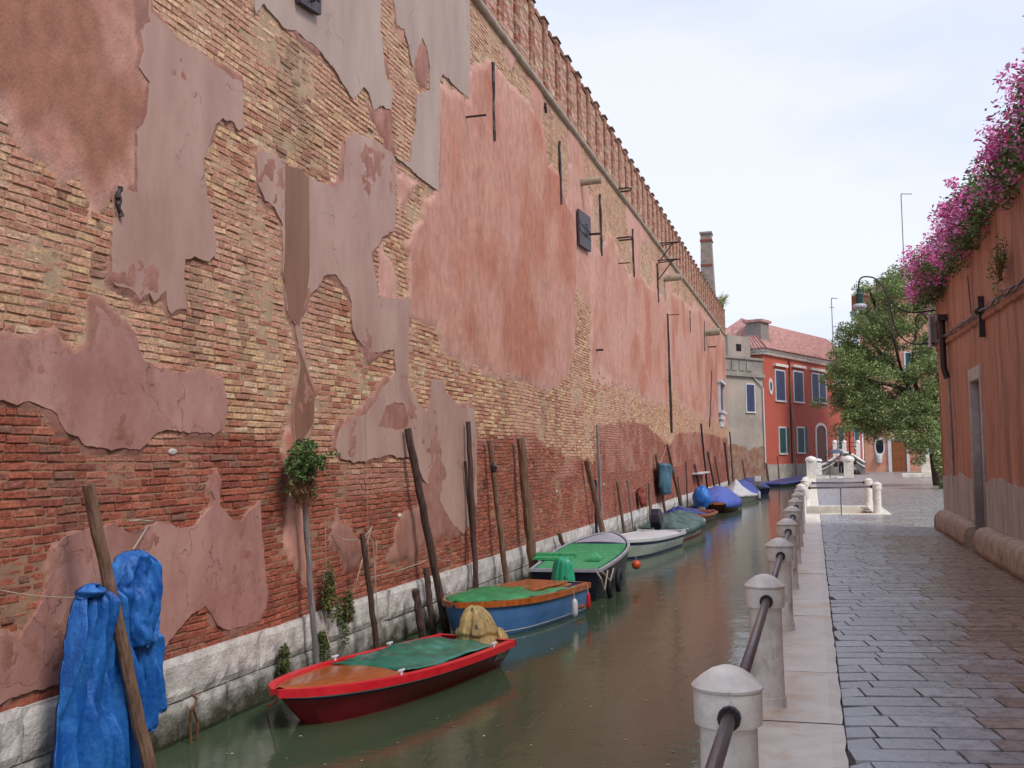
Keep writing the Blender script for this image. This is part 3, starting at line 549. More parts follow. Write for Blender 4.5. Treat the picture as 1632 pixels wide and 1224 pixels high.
# paving stones
def paving():
    ang = math.radians(9); ca, sa = math.cos(ang), math.sin(ang); P = .265
    V = []; Fc = []; C = []; n = 0
    f0 = [(0, 1, 5, 4), (1, 2, 6, 5), (2, 3, 7, 6), (3, 0, 4, 7), (4, 5, 6, 7)]
    v = -12
    while v < 120:
        u = -2-random.random()*.6
        pitch = P*random.uniform(.85, 1.12); 
        while u < 42:
            L_ = random.uniform(.30, .66)
            if v > 42: L_ *= 1.6
            cx = (u+L_/2)*ca-(v)*sa; cy = (u+L_/2)*sa+v*ca
            xmax = 2.9 if cy < 24 else 16.4
            ok = CX1-.5 < cx < xmax+.3 and -5 < cy < 118
            if cy > QE-.2: ok = ok and cx > 4.0
            if ok and not (G1[0]-.15 < cy < G1[1]+.15 and cx < 1.55) and not (G2[0]-.1 < cy < G2[1]+.1 and cx < 1.55):
                rz = random.uniform(0, .004) if cy < 20 else random.uniform(0, .002); t1, t2 = (random.random()-.5)*.0016, (random.random()-.5)*.0016
                q = []
                for (ins, z) in ((.010, -.02), (.014, 0)):
                    for (a, b) in ((0, 0), (1, 0), (1, 1), (0, 1)):
                        uu = u+(L_ if a else 0)+(ins*.55 if not a else -ins*.55); vv = v+(pitch if b else 0)+(ins if not b else -ins)
                        uu += (random.random()-.5)*.010; vv += (random.random()-.5)*.016
                        x = uu*ca-vv*sa; y = uu*sa+vv*ca
                        if x < CX1+.012: x = CX1+.012
                        if x > xmax: x = xmax
                        q.append((x, y, z+rz*(1 if z == 0 else 0)+(t1 if a else 0)+(t2 if b else 0)))
                if max(p[0] for p in q)-min(p[0] for p in q) > .06:
                    V += q; Fc += [tuple(i+n for i in f) for f in f0]; n += 8
                    br = min(1, max(0, (cx-.85)/.7+(float(fbm(cx*1.5, cy*.8, 4))-.5)*1.3)); s = random.uniform(.86, 1.14)
                    if cy > 22: br = min(br, .25+.35*random.random())
                    a_, b_ = lin(158, 159, 161), lin(136, 116, 100)
                    C += [tuple((a_[i]*(1-br)+b_[i]*br)*s for i in range(3))]*8
            u += L_
        v += pitch
    tag(npmesh('fondamenta_paving', V, Fc, np.array(C), 'pave'), kind='structure')
paving()
m_ = MB(); 
for a, b in (((CX1-.05, -6), (3.19, G1[0]-.3)), ((3.2, 20), (16.4, G1[0]-.3)), ((1.9, G1[0]-.299), (16.4, G1[1]+.3)), ((CX1-.05, G1[1]+.301), (16.4, G2[0]-.3)), ((1.9, G2[0]-.299), (16.4, G2[1]+.3)), ((CX1-.05, G2[1]+.301), (16.4, QE)), ((4.2, QE+.001), (22, 130))):
    m_.add([(a[0], a[1], -.0145), (b[0], a[1], -.0145), (b[0], b[1], -.0145), (a[0], b[1], -.0145)], [(0, 1, 2, 3)])
tag(m_.build('paving_bed', 'joint'), kind='structure')
# stone borders and steps of the two water stairs
for (g0, g1) in (G1, G2):
    m_ = MB(); h = .02
    m_.box((CX1+.002, g0-.30, -.4), (1.52, g0+.006, h), .01); m_.box((CX0+.02, g1-.006, -.4), (1.52, g1+.3, h+.006), .01); m_.box((1.522, g0-.3, -.4), (1.95, g1+.3, h), .01)
    for k in range(3): m_.box((1.1-.42*k, g0+.004, -1.3), (1.519-.42*k-.001*k, g1-.004, -.2-.2*k), .008)
    m_.box((-.4, g0+.004, -1.3), (.255, g1-.004, -.8), .008)
    tag(m_.build('water_stairs', 'curb'), kind='structure')
# ================================================================== BOLLARDS AND RAILS
def bollard_meshes():
    s = MB(); s.lathe([(.108, 0), (.118, .004), (.118, .075), (.110, .085), (.106, .30), (.105, .672)], n=28)
    c = MB(); c.lathe([(.105, .672), (.124, .674), (.1255, .70), (.1255, .795), (.122, .803), (.131, .806), (.133, .816), (.124, .826), (.095, .852), (.06, .876), (.025, .889), (.002, .892)], n=32)
    return s, c
BY = [3.98+3.05*k for k in range(-2, 9)]
bproto = None
def bollard(x, y, label, group=None, lean=0):
    global bproto
    r = empty('stone_bollard', (x, y, .015), random.random()*6); r.scale.z = .96
    if bproto is None:
        s, c = bollard_meshes(); bproto = (s.build('shaft', 'bollard', r, smooth=True, bevel=.004), c.build('cap', 'bollard', r, smooth=True, bevel=.003))
        for o in bproto:
            for md in list(o.modifiers): o.modifiers.remove(md)
            e = o.modifiers.new('es', 'EDGE_SPLIT'); e.split_angle = math.radians(35)
    else:
        for p_ in bproto: o = p_.copy(); link(o, r)
    r.rotation_euler.x = lean; tag(r, label, 'bollard', group); return r
ords = ['off', 'off', 'nearest', 'second', 'third', 'fourth', 'fifth', 'sixth', 'seventh', 'eighth', 'ninth']
for k, y in enumerate(BY):
    if k < 2: continue
    bollard(-.335, y, f'{ords[k]} domed white stone bollard from the camera along the canal edge', 'white stone bollards along the canal edge')
bollard(-.28, 33.95, 'domed stone bollard on the curb just past the water stairs', 'white stone bollards along the canal edge')
bollard(-.28, 36.9, 'farthest domed stone bollard of the row on the curb', 'white stone bollards along the canal edge')
bollard(1.62, 29.75, 'freestanding stone bollard at the near inland corner of the water stairs', 'bollards round the water stairs')
bollard(1.62, 34.1, 'freestanding stone bollard at the far inland corner of the water stairs', 'bollards round the water stairs')
def rail(a, b, label, post=False, group='iron rails between the bollards'):
    r = empty('iron_rail', a); tag(r, label, 'rail', group); a = Vector(a); b = Vector(b); d = b-a
    MB().tube([(0, 0, 0), d*.5+Vector((0, 0, -.004)), d], .026, 10).build('bar', 'railpaint', r, smooth=True)
    for q in (Vector((0, 0, 0)), d):
        n = d.normalized(); s = 1 if q.length < .01 else -1
        MB().tube([q-n*.004*s, q+n*.03*s], .042, 12).build('socket', 'iron', r)
    if post: MB().tube([d*.5, d*.5-Vector((0, 0, .76))], .014, 8).build('post', 'railpaint', r)
    return r
for k in range(1, len(BY)-1):
    rail((-.32, BY[k]+.127, .71), (-.32, BY[k+1]-.127, .71), 'brown round iron rail ' + (['off', 'from behind the camera to the nearest bollard', 'from the nearest bollard to the second', 'from the second bollard to the third', 'from the third bollard to the fourth', 'from the fourth bollard to the fifth', 'from the fifth bollard to the sixth', 'from the sixth bollard to the seventh', 'from the seventh bollard to the eighth', 'from the eighth bollard to the ninth'][k]))
rail((-.14, BY[-1]+.6, .735), (1.49, 29.75, .735), 'thin dark rail with a mid post on the near side of the water stairs', True, 'rails across the water stairs')
rail((-.07, 33.95, .735), (1.49, 34.1, .735), 'thin dark rail on the far side of the water stairs', False, 'rails across the water stairs')
def farposts(label, x0, y0, x1, y1, lab2):
    for i, (x, y) in enumerate(((x0, y0), (x1, y1))):
        r = empty('stone_post', (x, y, 0)); tag(r, label[i], 'bollard', 'stone posts before the bridge')
        MB().box((-.3, -.3, 0), (.3, .3, 1.15), .03).build('shaft', 'bollard', r); MB().lathe([(.38, 1.15), (.38, 1.28), (.3, 1.4), (.05, 1.5)], n=16).build('cap', 'bollard', r)
    r = empty('iron_rail', (x0, y0, 1.1)); tag(r, lab2, 'rail', 'rails before the bridge'); MB().tube([(.38, 0, 0), (x1-x0-.38, y1-y0, 0)], .045, 8).build('bar', 'railpaint', r)
    MB().tube([((x1-x0)/2, (y1-y0)/2, 0), ((x1-x0)/2, (y1-y0)/2, -1.1)], .03, 6).build('post', 'railpaint', r)
farposts(('square stone post on the canal side of the far water stairs', 'square stone post on the inland side of the far water stairs'), -.15, 71.5, 2.2, 71.5, 'dark rail between the two far square stone posts')
# ================================================================== MOORING POLES
def pole(top, bot, Xt, Xb, rpx, m, label, group='wooden mooring poles along the brick wall', name='mooring_pole', notch=False, n=10):
    a = onX(*top, Xt); b = onX(*bot, Xb); d = b-a
    e = a+d*((-1.25-a.z)/d.z); r0 = rpx/F*math.hypot(b.y, b.x); r1 = r0*.86
    K = 16; pts = [a.lerp(e, k/K)+Vector(((random.random()-.5)*.25*r0, (random.random()-.5)*.35*r0, 0)) for k in range(K+1)]
    pts[0] = a; o = MB().tube([p-e for p in pts], [r1+(r0-r1)*k/K for k in range(K+1)], n, jit=.14).build(name, m, smooth=False)
    o.location = e; tag(o, label, 'mooring pole', group); return o
pole((140, 772), (235, 1215), -4.86, -4.66, 10.5, 'wood_mid', 'thick leaning bark-brown mooring pole draped with blue tarps')
pole((483, 770), (502, 1030), -5.05, -5.03, 5, 'wood_grey', 'slim grey pole with a green bush growing round its top')
pole((577, 850), (600, 1025), -4.95, -4.85, 5, 'wood_dark', 'short dark pole with white rope looped on its head')
pole((650, 683), (709, 990), -5.1, -4.86, 6.5, 'wood_dark', 'tall dark brown leaning pole rising behind the tan engine cover')
pole((662, 940), (673, 1012), -4.95, -4.9, 7, 'wood_dark', 'short dark stump left of the tall leaning pole')
pole((679, 905), (690, 1006), -5.0, -4.93, 5.5, 'wood_dark', 'half-height dark stake between the stump and the tall leaning pole')
pole((746, 672), (759, 930), -5.1, -5.0, 4.5, 'wood_dark', 'thin straight dark pole against the mauve plaster beside the blue boat')
pole((741, 735), (752, 850), -5.13, -5.1, 3, 'wood_dark', 'thinner dark stake touching the left of the straight dark pole')
pole((780, 702), (807, 925), -5.1, -4.95, 4.8, 'wood_mid', 'light brown pole with a black knob near its top')
pole((829, 698), (851, 912), -5.05, -4.92, 8, 'wood_mid', 'stout brown squared pole with grey worn lower half')
pole((890, 848), (900, 876), -5.05, -5.0, 4, 'wood_mid', 'low brown stump above the green deck boat')
pole((935, 733), (963, 858), -5.08, -4.9, 5, 'wood_mid', 'brown leaning pole standing before the small black post')
pole((952, 677), (959, 830), -5.1, -5.05, 2.6, 'wood_grey', 'tall slender pale grey pole by the brown leaning pole')
pole((949, 765), (951, 862), -5.1, -5.08, 2.6, 'blackhull', 'straight black post beside the brown leaning pole')
pole((984, 768), (994, 845), -5.1, -5.02, 2.6, 'wood_mid', 'short light brown pole left of the white twig-like stick')
pole((1000, 764), (1009, 843), -5.1, -5.05, 1.4, 'wood_grey', 'very thin pale stick leaning by the white boat')
pole((1035, 770), (1037, 830), -5.08, -5.05, 3, 'wood_mid', 'brown pole with rounded head right of the red hanging cloth')
pole((1045, 724), (1060, 815), -5.12, -5.0, 2.4, 'wood_mid', 'dark red pole partly behind the hanging blue green bag')
pole((1063, 708), (1086, 812), -5.12, -4.95, 2.5, 'wood_mid', 'tall leaning pole tied to the hanging blue green bag')
pole((1080, 760), (1088, 812), -5.12, -5.0, 1.6, 'wood_mid', 'short thin pole in front of the tall leaning pole with the bag')
pole((1093, 735), (1096, 805), -5.12, -5.08, 1.3, 'wood_dark', 'hair-thin straight dark pole right of the hanging bag')
pole((1107, 740), (1119, 800), -5.12, -5.0, 1.9, 'wood_dark', 'thin dark pole below the small wooden shelf')
pole((1117, 675), (1128, 785), -5.12, -5.0, 1.6, 'blackhull', 'tallest thin black pole crossing the little white shelf')
pole((1128, 720), (1139, 778), -5.12, -5.0, 1.6, 'wood_dark', 'slim dark pole above the blue dome covered boat')
pole((1139, 727), (1147, 773), -5.12, -5.05, 1.2, 'wood_mid', 'faint brown pole just right of the slim dark pole')
pole((1155, 705), (1162, 773), -5.12, -5.0, 1.8, 'wood_dark', 'dark pole near the far end of the wall')
pole((1163, 688), (1169, 773), -5.05, -4.9, 1.4, 'wood_dark', 'last dark pole right at the corner of the wall')
for (t_, b_, Y, r_, lab) in (((1183, 733), (1188, 764), 78, 1.4, 'thin dark stake in front of the grey house base'), ((1221, 738), (1225, 768), 82, 1.6, 'dark stake at the corner between the grey and red houses'), ((1239, 727), (1242, 766), 84, 1, 'thin dark stake before the red house plinth'), ((1258, 600), (1270, 766), 86, 1.3, 'long black pole rising across the red house front')):
    a = onY(*t_, Y); b = onY(*b_, Y); d = b-a; e = a+d*((-1.2-a.z)/d.z)
    o = MB().tube([a-e, (0, 0, 0)], r_/F*Y, 8).build('mooring_pole', 'wood_dark'); o.location = e; tag(o, lab, 'mooring pole', 'mooring poles before the far houses')
# black knob on the light brown pole, shelf on the far poles
k_ = onX(787, 746, -5.0); tag(MB().lathe([(.03, -.07), (.05, -.05), (.055, .03), (.03, .07), (.012, .1)], k_, 10).build('iron_cleat', 'iron'), 'black iron cleat hung on the light brown pole', 'cleat')
a = onX(1112, 755, -4.95); b = onX(1128, 751, -4.95); m_ = MB(); m_.box((a.x-.25, a.y, a.z-.03), (a.x+.1, b.y, a.z+.03)); tag(m_.build('wooden_shelf', 'white'), 'small white board fixed across the thin poles', 'shelf')
def ropes(name, paths, label, m='rope', r=.006, cat='rope', group=None):
    m_ = MB()
    for p_ in paths: m_.tube(p_, r, 6)
    return tag(m_.build(name, m), label, cat, group)
def sag(a, b, s, n=14): a = Vector(a); b = Vector(b); return [a.lerp(b, k/n)-Vector((0, 0, s*4*(k/n)*(1-k/n))) for k in range(n+1)]
X1 = -4.97
P_ = lambda x, y, X=X1: onX(x, y, X)
ropes('mooring_rope', [sag(P_(528, 848, -5.18), P_(577, 856), .06), sag(P_(577, 856), P_(593, 838, -5.1), .03), sag(P_(577, 856), P_(594, 862, -5.1), -.01), sag(P_(592, 840, -5.1), P_(563, 945, -5.1), .0), sag(P_(594, 860, -5.12), P_(604, 1015, -5.05), 0), sag(P_(600, 862, -5.12), P_(597, 940, -5.1), 0)], 'white rope looped over the short dark pole and tied to the wall')
ropes('mooring_rope', [sag(P_(590, 920, -5.15), P_(690, 888, -5.0), .03), sag(P_(690, 888, -5.0), P_(718, 893, -5.14), .02)], 'frayed rope tied round the tall dark leaning pole to the wall')
ropes('mooring_rope', [sag(P_(-60, 925, -5.18), P_(120, 952, -4.95), .03)], 'thin line running from the left edge to the hanging blue tarp', r=.004)
ropes('mooring_rope', [sag(P_(212, 876, -4.95), P_(236, 838, -5.16), .0), [P_(205, 830, -5.14), P_(222, 829, -5.1), P_(243, 831, -5.14)]], 'short cord holding the crumpled blue tarp to an iron hook', r=.007)
ropes('hanging_wire', [[P_(583, 640, -5.16), P_(585, 760, -5.16), P_(588, 930, -5.14)]], 'faint thin cord hanging down the mauve plaster to the plinth', 'rope', .003, 'wire')
ropes('mooring_rope', [sag(P_(518, 830, -5.1), P_(522, 985, -5.1), 0), sag(P_(512, 975, -5.1), P_(528, 1035, -4.7), .02)], 'slack line by the wall plants above the red boat bow', r=.004)
ropes('rope_hook', [[P_(306, 1107, -5.08), P_(313, 1113, -5.02), P_(312, 1122, -5.0), P_(304, 1130, -5.02), P_(303, 1150, -5.05), P_(305, 1215, -5.06)], [P_(308, 1130, -5.02), P_(315, 1150, -5.04), P_(314, 1210, -5.05)]], 'rusty hook with a yellowish rope loop on the stone plinth', 'oldroot', .012, 'hook')
ropes('tie_rope', [sag(P_(1062, 712, -5.05), P_(1050, 745, -5.0), 0)], 'thin cord carrying the blue green bag from the leaning pole', r=.008)
# ================================================================== CLOTH BUNDLES
def bundle(rows, X, depth, folds, name, m, label, cat, seed=1, nf=46, nr=40, group=None, pinch=.5, parent=None, amp=1.0, cr=0.0):
    """rows: (px y, left px, right px); cross-section closed; hangs with vertical folds"""
    ry = [r[0] for r in rows]; m_ = MB(); ring = []
    for i in range(nr+1):
        y = ry[0]+(ry[-1]-ry[0])*i/nr; l = np.interp(y, ry, [r[1] for r in rows]); r = np.interp(y, ry, [r[2] for r in rows])
        A = onX(l, y, X); B = onX(r, y, X); c = (A+B)/2; hw = (B.y-A.y)/2; e = min(i/nr/.06, 1)*min((nr-i)/nr/.03, 1); e = max(e, .05)**.5
        for k in range(nf):
            t = 2*math.pi*k/nf; u = math.cos(t); s = math.sin(t)
            v1 = float(vn(u*folds/2+seed*7+i/nr*cr*.8, i/nr*1.4+u*cr*.5, seed)); v2 = float(vn(u*folds+seed*3+i/nr*cr, i/nr*(2+3*cr)-u*cr, seed+3)); fo = (abs(v1*2-1)-.45)*1.6+(abs(v2*2-1)-.4)*.8+(float(fbm(u*folds*2+i/nr*4, i/nr*9, seed+5))-.5)*.45
            dd = depth*(abs(s)**.7)*(1 if s > 0 else -.35)*e+(depth*.85*fo*amp*(1 if s > 0 else .2)*e)
            ring.append((X+dd, c.y+u*hw*(1+.0*fo), c.z+ (float(vn(u*folds, 3, seed))-.5)*.05*(1 if i == nr else 0)))
    fs = [(i*nf+k, i*nf+(k+1) % nf, (i+1)*nf+(k+1) % nf, (i+1)*nf+k) for i in range(nr) for k in range(nf)]
    fs += [tuple(range(nf)), tuple(nr*nf+k for k in range(nf-1, -1, -1))]
    o = m_.add(ring, fs).build(name, m, parent, smooth=True)
    if label: tag(o, label, cat, group)
    return o
bundle([(936, 132, 168), (944, 122, 178), (955, 116, 184), (975, 113, 188), (1000, 107, 192), (1060, 101, 200), (1120, 97, 208), (1180, 98, 215), (1240, 102, 222), (1290, 106, 228)], -4.86, .085, 11, 'blue_tarp', 'bluetarp', 'long blue tarp hanging in folds left of the thick pole', 'tarp', 3, 130, 80, 'blue tarps on the leaning pole', cr=.25, amp=1.35)
bundle([(877, 200, 222), (884, 186, 234), (898, 177, 245), (925, 172, 251), (955, 176, 253), (985, 184, 252), (1010, 193, 248), (1030, 202, 238)], -4.96, .10, 7, 'blue_tarp', 'bluetarp', 'bright blue tarp crumpled in a bundle at the right of the thick pole', 'tarp', 8, 110, 70, 'blue tarps on the leaning pole', cr=1.1, amp=.75)
_t = bpy.data.objects['blue_tarp.001']
for rows, sd_ in (([(1008, 226, 253), (1030, 228, 257), (1060, 230, 256), (1100, 238, 260), (1134, 246, 265)], 4), ([(1000, 188, 236), (1040, 194, 236), (1090, 202, 242), (1130, 208, 249), (1166, 216, 252)], 6), ([(1010, 182, 214), (1080, 194, 222), (1150, 204, 230), (1200, 212, 226)], 9)):
    q = bundle(rows, -5.02+.02*(sd_ % 3), .045, 5, 'tarp_tail', 'bluetarp', None, None, sd_, 60, 50); q.parent = _t
bundle([(930, 136, 150), (940, 126, 166), (950, 130, 160)], -4.8, .06, 3, 'tarp_knot', 'bluetarp', None, None, 5, 24, 12, parent=None)
_k = bpy.data.objects['tarp_knot']; tag(_k, 'rolled blue tarp knot tied at the top of the long tarp', 'tarp', 'blue tarps on the leaning pole')
bundle([(738, 1049, 1057), (746, 1050, 1062), (775, 1052, 1064), (788, 1055, 1064)], -5.0, .22, 3, 'hanging_bag', 'bagcloth', 'blue green cloth bag hanging on the wall', 'bag', 4, 30, 24, amp=.4)
bundle([(777, 1019, 1022), (790, 1019, 1024), (800, 1020, 1025), (808, 1022, 1024)], -5.08, .1, 2, 'red_cloth', mat('rust red cloth', lin(120, 44, 30), lin(146, 62, 40), bump=.3), 'small rust red cloth hanging above the plinth', 'cloth', 6, 16, 12)
# ================================================================== PLANTS
def leaves(m_, c, R, n, size, cols, squash=(1, 1, 1), shell=.0, droop=0):
    for _ in range(n):
        while True:
            p = Vector((random.uniform(-1, 1), random.uniform(-1, 1), random.uniform(-1, 1)))
            if shell <= p.length <= 1: break
        p = Vector((p.x*R*squash[0], p.y*R*squash[1], p.z*R*squash[2]))+Vector(c)
        d = Vector((random.gauss(0, 1), random.gauss(0, 1), random.gauss(0, .7)-droop)).normalized(); a = d.cross(Vector((random.gauss(0, 1), random.gauss(0, 1), random.gauss(0, 1)))).normalized()
        s = size*random.uniform(.6, 1.3); k = random.uniform(.75, 1.25); cc = random.choice(cols); m_.cc = tuple(q*k for q in cc)
        m_.add([p-d*s, p+a*s*.42, p+d*s, p-a*s*.42], [(0, 1, 2, 3)])
GREENS = [lin(74, 98, 52), lin(92, 118, 62), lin(60, 84, 46), lin(112, 132, 76)]
def bush(name, c, R, n, size, label, cols=GREENS, squash=(1, 1, 1), stems=8, cat='plant', group=None, root=None, scraggly=False):
    r = empty(name, c); tag(r, label, cat, group); m_ = MB()
    for k in range(9):
        q = Vector((random.gauss(0, .42)*squash[0], random.gauss(0, .42)*squash[1], random.gauss(0, .42)*squash[2]))*R
        leaves(m_, q, R*random.uniform(.4, .7), n//9, size, cols, squash)
    if scraggly:
        for k in range(30):
            e = Vector((random.uniform(-.5, 1)*squash[0], random.gauss(0, .8)*squash[1], random.gauss(.1, .7)*squash[2]))*R*.85
            for q in range(9): leaves(m_, e*(.45+.08*q)+Vector((0, 0, -.004*q*q*R)), .035, 5, size*.9, cols)
    m_.build('foliage', 'leaf', r, col=True); m_ = MB()
    for k in range(stems):
        e = Vector((random.uniform(-.8, .8)*squash[0], random.uniform(-.8, .8)*squash[1], random.uniform(-.9, .9)*squash[2]))*R
        b0 = Vector((0, 0, -R*.7)) if root is None else Vector(root)
        m_.tube([b0, b0*.4+e*.5+Vector((0, 0, .05*R)), e], [.008, .006, .003], 5)
    m_.build('stem', 'oldroot', r); return r
c_ = onX(487, 740, -4.98); bush('wall_bush', c_, .27, 1700, .024, 'leafy green bush growing around the top of the grey pole', squash=(.6, 1.25, .7), stems=40, scraggly=True)
c_ = onX(482, 785, -5.0); m_ = MB()
for k in range(60):
    a = random.uniform(-.2, .2); m_.tube([(random.uniform(-.08, .08), a, .12), (random.uniform(-.1, .1), a*1.1, .0), (random.uniform(-.08, .08), a*.6+random.uniform(-.05, .05), -random.uniform(.05, .2))], .004, 4)
o = m_.build('dry_roots', 'oldroot'); o.location = c_; tag(o, 'tangle of dry brown roots under the leafy pole bush', 'roots')
for (x, y, R, lab) in ((524, 955, .22, 'feathery green weed on the plinth just right of the grey pole'), (555, 975, .19, 'hanging green weed by the foot of the short dark pole'), (515, 1026, .14, 'small drab weed low on the plinth beside the grey pole'), (451, 1050, .13, 'small tuft of weed above the red boat bow')):
    bush('wall_weed', onX(x, y, -5.08), R, 1200, .02, lab, [lin(84, 96, 52), lin(112, 116, 66), lin(66, 80, 48)], (.4, .8, 1.2), 14, group='weeds growing on the plinth')
c_ = onX(1152, 480, -5.4); m_ = MB()
for k in range(90):
    a = random.uniform(-.9, .9); h = random.uniform(.3, 1.0); m_.cc = random.choice([lin(120, 130, 80), lin(150, 146, 96)]); m_.tube([(random.uniform(-.2, .2), a, 0), (random.uniform(-.2, .3), a+random.uniform(-.1, .3), h*.6), (random.uniform(0, .7), a+random.uniform(-.2, .6), h)], [.02, .015, .005], 4)
o = m_.build('grass_tuft', 'leaf', col=True); o.location = (c_.x, min(c_.y, 66), 10.9); tag(o, 'dry grass tuft growing on the far top of the brick wall', 'grass')
# ================================================================== BOATS
def boat(name, bow, stern, beam, h_st, h_bow, hull_m, gun_m, label, bowpow=1.0, fwd=.55, transom=.8, gw=.05, gh=.06, stripe=None, floor_m='wood_mid', group='small boats moored along the brick wall', flare=.82, bowround=.04, rk=.10):
    bow = Vector((bow[0], bow[1], 0)); st = Vector((stern[0], stern[1], 0)); d = bow-st; Lb = d.length
    r = empty(name, (st.x, st.y, WZ), math.atan2(d.y, d.x)); tag(r, label, 'boat', group)
    NS = 26; hb = beam/2
    def wd(t):
        if t < fwd: return hb*(transom+(1-transom)*math.sin(math.pi/2*t/fwd))
        u = (t-fwd)/(1-fwd); return hb*max((1-u**2.1)**(.62*bowpow), 0)*(1-bowround)+hb*bowround
    def sh(t): return h_st+(h_bow-h_st)*t**2.2
    m_ = MB(); secs = []
    for i in range(NS+1):
        t = i/NS; w = wd(t); h = sh(t); rake = rk*Lb*max(0, (t-.55)/.45)**1.7
        def X(z): return t*Lb-rake*(1-(z+.15)/(h+.15))*1.0
        wi = max(w-.035, .004)
        s = []
        for (y, z) in ((w, h), (w*(1-(1-flare)*.45), h*.5), (w*flare, .02), (w*flare*.75, -.14), (0, -.2)): s.append((X(z), y, z))
        s += [(x, -y, z) for (x, y, z) in s[-2::-1]]
        inn = [(X(h), -wi, h), (X(.08), -wi*flare*.9, .08), (X(.08), 0, .07), (X(.08), wi*flare*.9, .08), (X(h), wi, h)]
        secs.append(s+inn)
    n = len(secs[0]); vs = [p for s in secs for p in s]
    fs = [(i*n+k, (i+1)*n+k, (i+1)*n+(k+1) % n, i*n+(k+1) % n) for i in range(NS) for k in range(n)]
    fs += [tuple(range(9)), tuple(NS*n+k for k in range(8, -1, -1))]
    # inner transom
    m_.add(vs, fs); s0 = secs[0]; w0 = wd(0)
    hull = m_.build('hull', hull_m, r)
    tw = MB(); tw.add([(0, w0, h_st), (0, w0*flare, .02), (0, -w0*flare, .02), (0, -w0, h_st), (.04, w0, h_st), (.04, w0*flare, .02), (.04, -w0*flare, .02), (.04, -w0, h_st)], [(0,1,2,3),(7,6,5,4),(0,3,7,4)])
    tw.build('transom', hull_m, r)
    def edge(off, zo): return [(min(t*Lb, Lb)+ (off if t == 1 else 0), wd(t)+off, sh(t)+zo) for t in [i/NS for i in range(NS+1)]]
    if gun_m:
        g = MB()
        for sgn in (1, -1):
            vs = []
            for i in range(NS+1):
                t = i/NS; w = wd(t); h = sh(t)
                for (a, z) in ((.018, -gh), (.022, .012), (-gw, .012), (-gw, -.02)): vs.append((t*Lb+(.02 if i == NS else 0), sgn*max(w+a, 0.002), h+z))
            ff = [(i*4+k, (i+1)*4+k, (i+1)*4+(k+1) % 4, i*4+(k+1) % 4) for i in range(NS) for k in range(4)]+[(0, 1, 2, 3), (NS*4, NS*4+1, NS*4+2, NS*4+3)]
            g.add(vs, ff)
        g.add([(-.02, wd(0)+.02, h_st-gh), (-.02, wd(0)+.02, h_st+.014), (.05, wd(0)+.02, h_st+.014), (-.02, -wd(0)-.02, h_st-gh), (-.02, -wd(0)-.02, h_st+.014), (.05, -wd(0)-.02, h_st+.014)], [(0, 1, 4, 3), (1, 2, 5, 4)])
        g.build('gunwale', gun_m, r)
    if stripe:
        for (m2, z0, z1) in stripe:
            g = MB()
            for sgn in (1, -1):
                vs = []
                for i in range(NS+1):
                    t = i/NS; w = wd(t); h = sh(t); rake = rk*Lb*max(0, (t-.55)/.45)**1.7
                    def at_(zz): 
                        k = (zz/h if zz > .02 else 0); k = max(0, min(1, k)); wl = w*(1-(1-flare)*.45) if k > .5 else 0
                        y = (w*flare+(w*(1-(1-flare)*.45)-w*flare)*(k/.5)) if k < .5 else (w*(1-(1-flare)*.45)+(w-w*(1-(1-flare)*.45))*((k-.5)/.5))
                        return (t*Lb-rake*(1-(zz+.15)/(h+.15)), sgn*(y+.006), zz)
                    za = z0 if z0 >= 0 else h+z0; zb = z1 if z1 > 0 else h+z1
                    vs += [at_(za), at_(zb)]
                g.add(vs, [(i*2, i*2+2, i*2+3, i*2+1) for i in range(NS)])
            g.build('paint_stripe', m2, r)
    r['_'] = 0; del r['_']
    return r, wd, sh, Lb
def deck(r, wd, sh, Lb, t0, t1, m, name='foredeck', dz=-.01, camber=.03, ins=.05, n=14):
    m_ = MB()
    def fn(u, v):
        t = t0+(t1-t0)*u; w = max(wd(t)-ins, .003); return (t*Lb, (v*2-1)*w, sh(t)+dz+camber*(1-(2*v-1)**2))
    m_.grid(fn, n, 8); 
    def fn2(u, v): x, y, z = fn(0, v); return (x, y, z-u*.05)
    m_.grid(fn2, 1, 8); return m_.build(name, m, r, smooth=True)
def cover(r, wd, sh, Lb, t0, t1, m, hgt=.15, name='cover', ins=.02, wr=.03, skirt=0, seed=1, peak=.5, prof=None, nu=40, nv=26, over=0):
    m_ = MB()
    def fn(u, v):
        t = t0+(t1-t0)*u; w = max(wd(min(max(t, 0), 1))-ins+over, .02); s = 2*v-1
        pr = prof(u, s) if prof else (1-abs(s)**2.2)*math.sin(math.pi*min(max(u, .0), 1))**.5
        z = sh(min(max(t, 0), 1))+.012+hgt*pr+(float(fbm(t*Lb*3.0, s*2.5, seed))-.5)*wr*2*(.3+pr)+(float(vn(t*Lb*9, s*3, seed+5))-.5)*wr*.5
        y = s*w
        if skirt and abs(s) > .9: z -= skirt*(abs(s)-.9)/.1; y = math.copysign(w+.02+.012*math.sin(t*Lb*20), s)
        return (t*Lb, y, z)
    m_.grid(fn, nu, nv)
    return m_.build(name, m, r, smooth=True, solid=.006)
